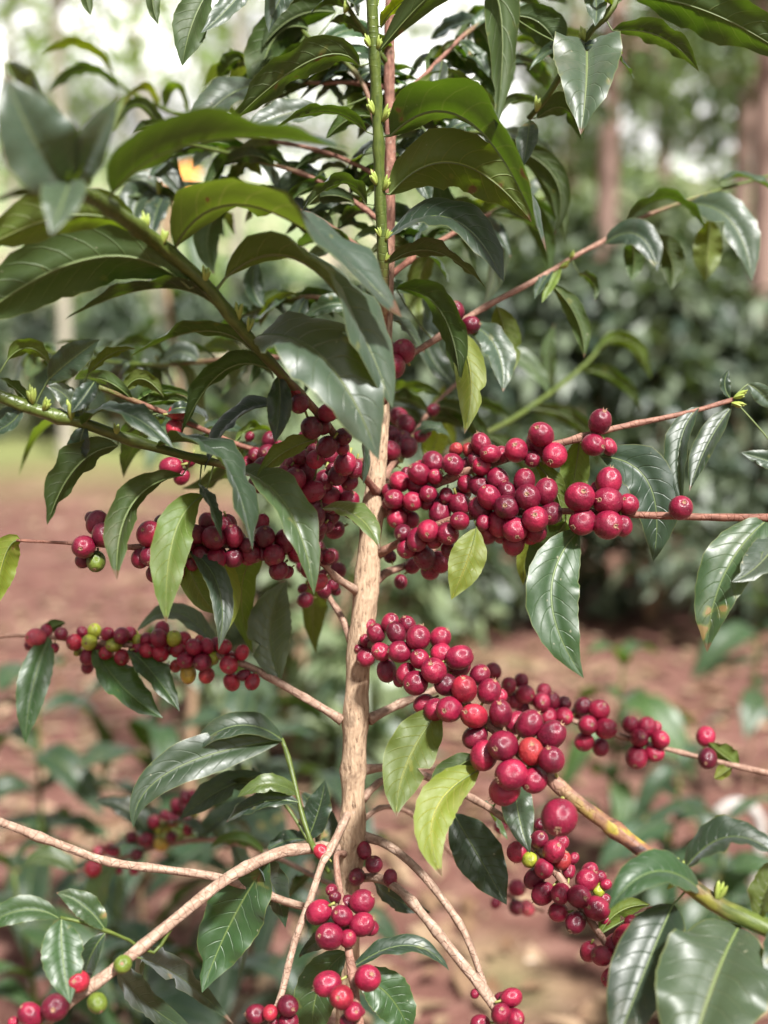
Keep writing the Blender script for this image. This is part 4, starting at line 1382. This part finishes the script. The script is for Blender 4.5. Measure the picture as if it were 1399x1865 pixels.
for i, (px, py, sc, sz) in enumerate(((545, 1410, 1.0, 1.15), (640, 1330, .9, 1.2), (735, 1290, .85, 1.0), (430, 1300, .7, .8))):
    p = ground_at(px, py)
    bush(p.x, p.y, sc, random.uniform(0, 6.28), 'soft green low bush ' + ['left of the trunk above the red soil', 'directly behind the trunk', 'right of the trunk behind the front berry cluster', 'small one behind the lowest left berry branch'][i], 'low bushes behind the trunk', small=True, tint=(1.35, 1.35, 1.1), sz=sz)


def tree(x, y, h, r, lean, crown_z, crown_r, n, ln, label, group, seed, tint=(1, 1, 1), bark=(1, 1, 1)):
    rs = np.random.RandomState(seed)
    t = thing('shade_tree', label, 'tree', (x, y, 0), group)
    path = spline([(0, 0, -.1), (lean * .3, .05, h * .35), (lean * .7, -.05, h * .7), (lean, 0, h)], .15)
    V, F, U = tube(path, np.interp(np.linspace(0, 1, len(path)), [0, .05, 1], [r * 1.4, r, r * .45]), seg=14, rough=.06, seed=seed)
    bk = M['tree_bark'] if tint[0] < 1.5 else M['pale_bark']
    mesh_obj('trunk', make_mesh('trunk', V, F, [bk], U), t, (x, y, 0))
    cs, rr = [], []
    for i in range(16):
        a = rs.uniform(0, 6.28)
        q = rs.uniform(.15, 1) * crown_r
        cs.append((lean + q * math.cos(a), q * math.sin(a), crown_z + rs.uniform(-.55, .8) * crown_r))
        s = rs.uniform(.22, .42) * crown_r
        rr.append((s, s, s * .7))
    for i in range(6):
        c = np.array(cs[i])
        st = np.array([lean * .75, 0, min(h * .8, max(h * .4, c[2] - .6))])
        path = spline([st, (st + c) / 2 + rs.normal(0, .08, 3), c], .15)
        V, F, U = tube(path, np.linspace(r * .35, r * .08, len(path)), seg=7)
        mesh_obj('limb', make_mesh('limb', V, F, [bk], U), t, (x, y, 0))
    V, F = leaf_cloud(cs, rr, n, ln, seed + 3)
    o = mesh_obj('crown', make_mesh('crown', V, F, [M['tree']], smooth=False), t, (x, y, 0))
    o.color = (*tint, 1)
    return t


def tx(px, dist):
    return (px - CX) / FPX * dist


G = 'trees standing behind the plantation'
tree(tx(1088, 8.0), 8.0, 7.0, .078, .15, 2.9, .8, 500, .15, 'tree with pinkish brown trunk rising right of the leaf tips in mid height', G, 1)
tree(tx(1395, 5.2), 5.2, 6.0, .07, -.1, 2.55, .6, 420, .13, 'reddish tree trunk at the right edge beside the blue-grey hanging leaf', G, 2)
tree(tx(1318, 9.5), 9.5, 7.0, .08, .3, 2.9, 1.0, 700, .18, 'brown trunk near the top right corner', G, 3)
tree(tx(1215, 11.5), 11.5, 7.0, .07, -.3, 3.0, 1.1, 1100, .18, 'leafy tree whose crown fills the upper right behind the heart-shaped leaf', G, 4)
tree(tx(1010, 13), 13, 6.0, .08, .2, 3.4, 1.2, 900, .18, 'tree behind the top leaves right of the leader stem', G, 5)
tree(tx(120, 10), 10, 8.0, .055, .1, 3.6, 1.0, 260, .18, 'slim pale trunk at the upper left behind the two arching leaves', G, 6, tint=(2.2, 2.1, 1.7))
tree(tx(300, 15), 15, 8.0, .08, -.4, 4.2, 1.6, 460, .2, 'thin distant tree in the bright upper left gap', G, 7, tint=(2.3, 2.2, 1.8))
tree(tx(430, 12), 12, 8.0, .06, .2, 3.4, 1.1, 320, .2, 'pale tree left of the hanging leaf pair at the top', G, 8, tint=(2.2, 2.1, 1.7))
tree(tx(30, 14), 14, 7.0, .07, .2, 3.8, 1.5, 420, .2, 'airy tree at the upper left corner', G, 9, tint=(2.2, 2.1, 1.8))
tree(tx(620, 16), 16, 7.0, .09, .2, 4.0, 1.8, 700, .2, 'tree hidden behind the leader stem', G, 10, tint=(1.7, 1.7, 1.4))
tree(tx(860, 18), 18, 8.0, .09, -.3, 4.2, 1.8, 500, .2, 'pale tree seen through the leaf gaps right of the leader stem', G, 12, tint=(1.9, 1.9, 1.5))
tree(tx(1420, 14), 14, 7.0, .1, .2, 3.7, 1.6, 1100, .2, 'dark leafy tree in the upper right corner', G, 11)

rs = np.random.RandomState(5)
cs, rr = [], []
for i in range(170):
    y = rs.uniform(26, 85)
    x = rs.uniform(-.45, .45) * y
    z = -.4 + 13.0 * ((y - 24) / 60) ** 1.05 if y < 84 else 12
    s = rs.uniform(.5, 1.5)
    cs.append((x, y, z + s * .7))
    rr.append((s, s, s * .9))
V, F = leaf_cloud(cs, rr, 9000, .55, 6)
sc = mesh_obj('hill_scrub', make_mesh('hill_scrub', V, F, [M['tree']], smooth=False))
sc['kind'] = 'stuff'
sc['label'] = 'blurred scrub scattered over the sunlit hillside'
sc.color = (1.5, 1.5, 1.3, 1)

for i, (px, dist, sc) in enumerate(((760, 9.5, 1.45), (905, 9.0, 1.6), (1050, 9.8, 1.5), (1190, 9.2, 1.65), (1320, 9.6, 1.5), (1470, 9.0, 1.6))):
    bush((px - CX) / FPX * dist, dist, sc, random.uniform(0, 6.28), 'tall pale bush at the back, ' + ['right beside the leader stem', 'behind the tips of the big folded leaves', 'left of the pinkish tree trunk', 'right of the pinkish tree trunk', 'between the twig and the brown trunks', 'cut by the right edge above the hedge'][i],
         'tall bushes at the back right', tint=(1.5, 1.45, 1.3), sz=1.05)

# white bank added over the hill to whiten the hazy sky gaps
m, nt, out = new_mat('sky_white')
g = NT(nt)
b = g.n('BsdfPrincipled')
b.inputs['Base Color'].default_value = (.82, .82, .82, 1)
b.inputs['Roughness'].default_value = 1
b.inputs['Specular IOR Level'].default_value = 0
g.link(b.outputs[0], out.inputs[0])
rs = np.random.RandomState(21)
CV, CF = [], []
for i in range(150):
    x = rs.uniform(-420, 420)
    z = 25 + 260 * rs.uniform(0, 1) ** 1.5
    y = 760 + rs.uniform(-60, 60)
    r = rs.uniform(28, 62)
    n0 = len(CV)
    for a in range(9):
        for q in range(14):
            ph, th = math.pi * a / 8, 2 * math.pi * q / 14
            k = r * (1 + .16 * math.sin(3 * th + i) * math.sin(2 * ph + i))
            CV.append((x + 1.3 * k * math.sin(ph) * math.cos(th), y + k * math.sin(ph) * math.sin(th), z + .75 * k * math.cos(ph)))
    for a in range(8):
        for q in range(14):
            CF.append((n0 + a * 14 + q, n0 + (a + 1) * 14 + q, n0 + (a + 1) * 14 + (q + 1) % 14, n0 + a * 14 + (q + 1) % 14))
sky_white_bank = mesh_obj('sky_white_bank', make_mesh('sky_white_bank', CV, CF, [m]))
sky_white_bank['kind'] = 'stuff'
sky_white_bank['label'] = 'added white bank standing in for bright hazy sky behind the trees'

# ------------------------------------------------------------------ small neighbouring plants, leaf by leaf
PL = []
for i in range(4):
    n = 16
    sp = []
    for q in np.linspace(0, 1, 30):
        sp.append((.115 * q, 0, (.030 + .008 * i) * math.sin(q * 2.0) * (1 - .55 * q) - .055 * q * q * (.6 + .4 * i)))
    V, F, U, MI = leaf_mesh(sp, lambda t: (0, 0, 1.0), .046, .2 + .08 * i, 900 + i, nl=14, ns=3)
    PL.append(make_mesh('leaf', V, F, [M['leaf'], M['midrib']], U, MI))


def small_plant(x, y, h, label, pairs, sc, seed, tint, group='young coffee plants on the soil'):
    rs = np.random.RandomState(seed)
    z0 = float(ground_z(np.array(x), np.array(y)))
    t = thing('young_coffee_plant', label, 'plant', (x, y, z0), group)
    path = spline([(0, 0, -.03), (rs.uniform(-.02, .02), 0, h * .4), (rs.uniform(-.05, .05), rs.uniform(-.03, .03), h)], .02)
    V, F, U = tube(path, np.linspace(.005, .0022, len(path)), seg=7)
    stem = make_mesh('stem', V, F, [M['twig']], U, attrs={'green': np.linspace(.2, 1, len(V)), 'yellow': np.zeros(len(V)), 'reddish': np.full(len(V), .4)})
    mesh_obj('stem', stem, t, (x, y, z0))
    for i in range(pairs):
        f = .25 + .75 * (i + 1) / pairs
        p = path[int(f * (len(path) - 1))]
        a0 = i * 1.35 + rs.uniform(-.4, .4)
        for sd in (0, math.pi):
            o = mesh_obj('leaf', PL[rs.randint(0, 4)], t, (x + p[0], y + p[1], z0 + p[2]))
            o.rotation_euler = (rs.uniform(-.35, .35), rs.uniform(-.5, .35) - (.3 if i == pairs - 1 else 0), a0 + sd)
            k = sc * rs.uniform(.75, 1.2) * (.75 if i == pairs - 1 else 1)
            o.scale = (k, k, k)
            j = rs.uniform(.75, 1.35)
            o.color = (tint[0] * j, tint[1] * j, tint[2] * j, 1)
    return t


for i, (px, dist, h, pr, sc, tint, lab) in enumerate((
        (40, 1.30, .42, 6, 1.25, (1.5, 1.6, 1.0), 'pale green blurred young plant at the lower left edge above the leaf trio'),
        (175, 1.42, .36, 6, 1.2, (.9, 1.0, 1.1), 'young plant behind the crossing bare twigs at the lower left'),
        (395, 1.55, .46, 6, 1.2, (.9, 1.0, 1.0), 'young plant behind the large glossy leaf'),
        (120, 1.15, .20, 5, 1.1, (.8, .9, 1.0), 'low dark plant in the bottom left corner'),
        (470, 1.20, .27, 5, 1.1, (.75, .85, .95), 'dark plant at the bottom behind the berries left of the middle'),
        (250, 1.75, .55, 7, 1.2, (1.1, 1.2, 1.1), 'blurred plant on the red soil below the green and red berry branch'),
        (560, 1.5, .40, 5, 1.1, (.9, 1, 1), 'young plant hidden behind the trunk foot'),
        (700, 1.25, .20, 4, 1.0, (.9, 1.1, .9), 'small plant at the bottom right of the trunk'),
        (1120, 2.1, .40, 6, 1.3, (1.7, 1.8, 1.0), 'yellow-green blurred plant on the soil behind the black and yellow stem'),
        (1230, 1.85, .30, 6, 1.2, (1.0, 1.1, 1.1), 'blurred plant between the soil and the green shoot at the right'),
        (1385, 2.5, .55, 7, 1.3, (1.1, 1.2, 1.1), 'blurred plant at the right edge above the pale bent pipe'),
        (1360, 1.55, .32, 6, 1.2, (1.2, 1.4, .9), 'bright plant behind the big pale leaf at the lower right'),
        (60, 1.75, .5, 7, 1.3, (1.0, 1.1, 1.0), 'blurred plant at the left edge above the bare twig tip'),
        (215, 1.28, .28, 6, 1.2, (.8, .9, 1.0), 'dark plant right of the leaf trio at the lower left'),
        (440, 1.7, .5, 7, 1.2, (.9, 1.0, 1.0), 'plant behind the green upright shoot'),
        (925, 1.35, .13, 4, 1.0, (.8, .9, 1.0), 'tiny plant in the litter at the bottom right of the bare twigs'))):
    small_plant(tx(px, dist), dist, h, lab, pr, sc, 300 + i, tint)

# ------------------------------------------------------------------ flowering shrub, bent pipe, litter
M['petal'] = simple_mat('orange_petal', (0.75, 0.22, 0.02), (0.85, 0.36, 0.04), 20, .6)
M['white_petal'] = simple_mat('white_petal', (0.70, 0.68, 0.66), (0.85, 0.83, 0.80), 20, .6)
fx, fy = tx(325, 2.3), 2.3
shrub = thing('flowering_shrub', 'blurred shrub with orange and white blossoms behind the left leaves', 'shrub', (fx, fy, 0))
path = spline([(0, 0, -.05), (.02, .02, .6), (-.02, 0, 1.1), (0, 0, 1.30)], .05)
V, F, U = tube(path, np.linspace(.010, .004, len(path)), seg=7)
mesh_obj('stem', make_mesh('stem', V, F, [M['bush_stem']], U), shrub, (fx, fy, 0))


def flower_mesh(mat, r, seed):
    rs = np.random.RandomState(seed)
    V, F = [], []
    for q in range(6):
        a = q * 1.047 + rs.uniform(-.1, .1)
        d = np.array([math.cos(a), math.sin(a), 0])
        s = np.array([-math.sin(a), math.cos(a), 0])
        b = len(V)
        V += [d * .05 * r, d * .55 * r + s * .30 * r + (0, 0, .12 * r), d * r + (0, 0, .02 * r), d * .55 * r - s * .30 * r + (0, 0, .12 * r), d * .55 * r + (0, 0, .2 * r)]
        F += [(b, b + 4, b + 1), (b + 1, b + 4, b + 2), (b + 2, b + 4, b + 3), (b + 3, b + 4, b)]
    return make_mesh('blossom', V, F, [mat])


FO, FW = flower_mesh(M['petal'], .028, 1), flower_mesh(M['white_petal'], .022, 2)
for me, x, y in ((FO, 318, 322), (FO, 335, 335), (FO, 342, 318), (FW, 298, 332), (FW, 293, 350), (FO, 328, 345)):
    p = P(x, y, 2.3)
    o = mesh_obj('blossom', me, shrub, p)
    o.rotation_euler = (math.radians(random.uniform(60, 110)), random.uniform(-.5, .5), random.uniform(-.5, .5))
    pth = spline([(fx, fy, p.z - .12), (fx + (p.x - fx) * .5, fy, p.z - .05), tuple(p)], .02)
    V, F, U = tube(pth, np.full(len(pth), .0025), seg=5)
    mesh_obj('twig', make_mesh('twig', V, F, [M['bush_stem']], U), shrub)
for i in range(14):
    o = mesh_obj('leaf', PL[i % 4], shrub, (fx, fy, .7 + .04 * i))
    o.rotation_euler = (random.uniform(-.4, .4), random.uniform(-.6, .3), i * 2.2)
    o.color = (1.3, 1.4, .9, 1)

M['plastic'] = simple_mat('pale_plastic', (0.34, 0.31, 0.29), (0.46, 0.43, 0.40), 25, .5)
pb = at_dist(1340, 2.05)
pw = []
for a in np.linspace(-.25, math.pi + .5, 26):
    pw.append((.040 * -math.cos(a), 0, .16 + .045 * math.sin(a) if 0 <= a <= math.pi else .16 - .11 * (abs(a - (0 if a < 0 else math.pi)) / .5)))
pw = [(-.046, .01, -.05)] + pw[3:]
p0 = P(1342, 1495, 2.05)
V, F, U = tube(spline(pw, .008), np.full(len(spline(pw, .008)), .010), seg=12)
pipe = mesh_obj('bent_pipe', make_mesh('bent_pipe', V, F, [M['plastic']], U), None, (p0.x, p0.y, p0.z - .175))
pipe['label'] = 'pale bent plastic pipe arching out of the soil behind the right-hand shoot'
pipe['category'] = 'pipe'

M['litter'] = crown_mat('dry_leaf', (0.20, 0.11, 0.06), (0.48, 0.34, 0.22), (0.12, 0.06, 0.02))
rs = np.random.RandomState(77)
n = 8500
yy = .9 + 6.5 * rs.uniform(0, 1, n) ** 1.6
xx = rs.uniform(-.55, .55, n) * (yy + .6)
keep = (fbm(xx * 1.1, yy * 1.1, 9) > -.25) | (rs.uniform(0, 1, n) < .35)
xx, yy = xx[keep], yy[keep]
n = len(xx)
V0, F0 = leaf_cloud([(0, 0, 0)], [(0, 0, 0)], n, .085, 78, droop=0)
V0 = V0.reshape(n, 5, 3)
V0[:, :, 2] *= .25
V0 += np.stack([xx, yy, ground_z(xx, yy) + .012], axis=-1)[:, None, :]
lit = mesh_obj('leaf_litter', make_mesh('leaf_litter', V0.reshape(-1, 3), F0, [M['litter']], smooth=False))
lit['kind'] = 'stuff'
lit['label'] = 'dry brown leaves scattered over the red soil'
print('cherries', N_CH[0], 'leaves', NL[0])
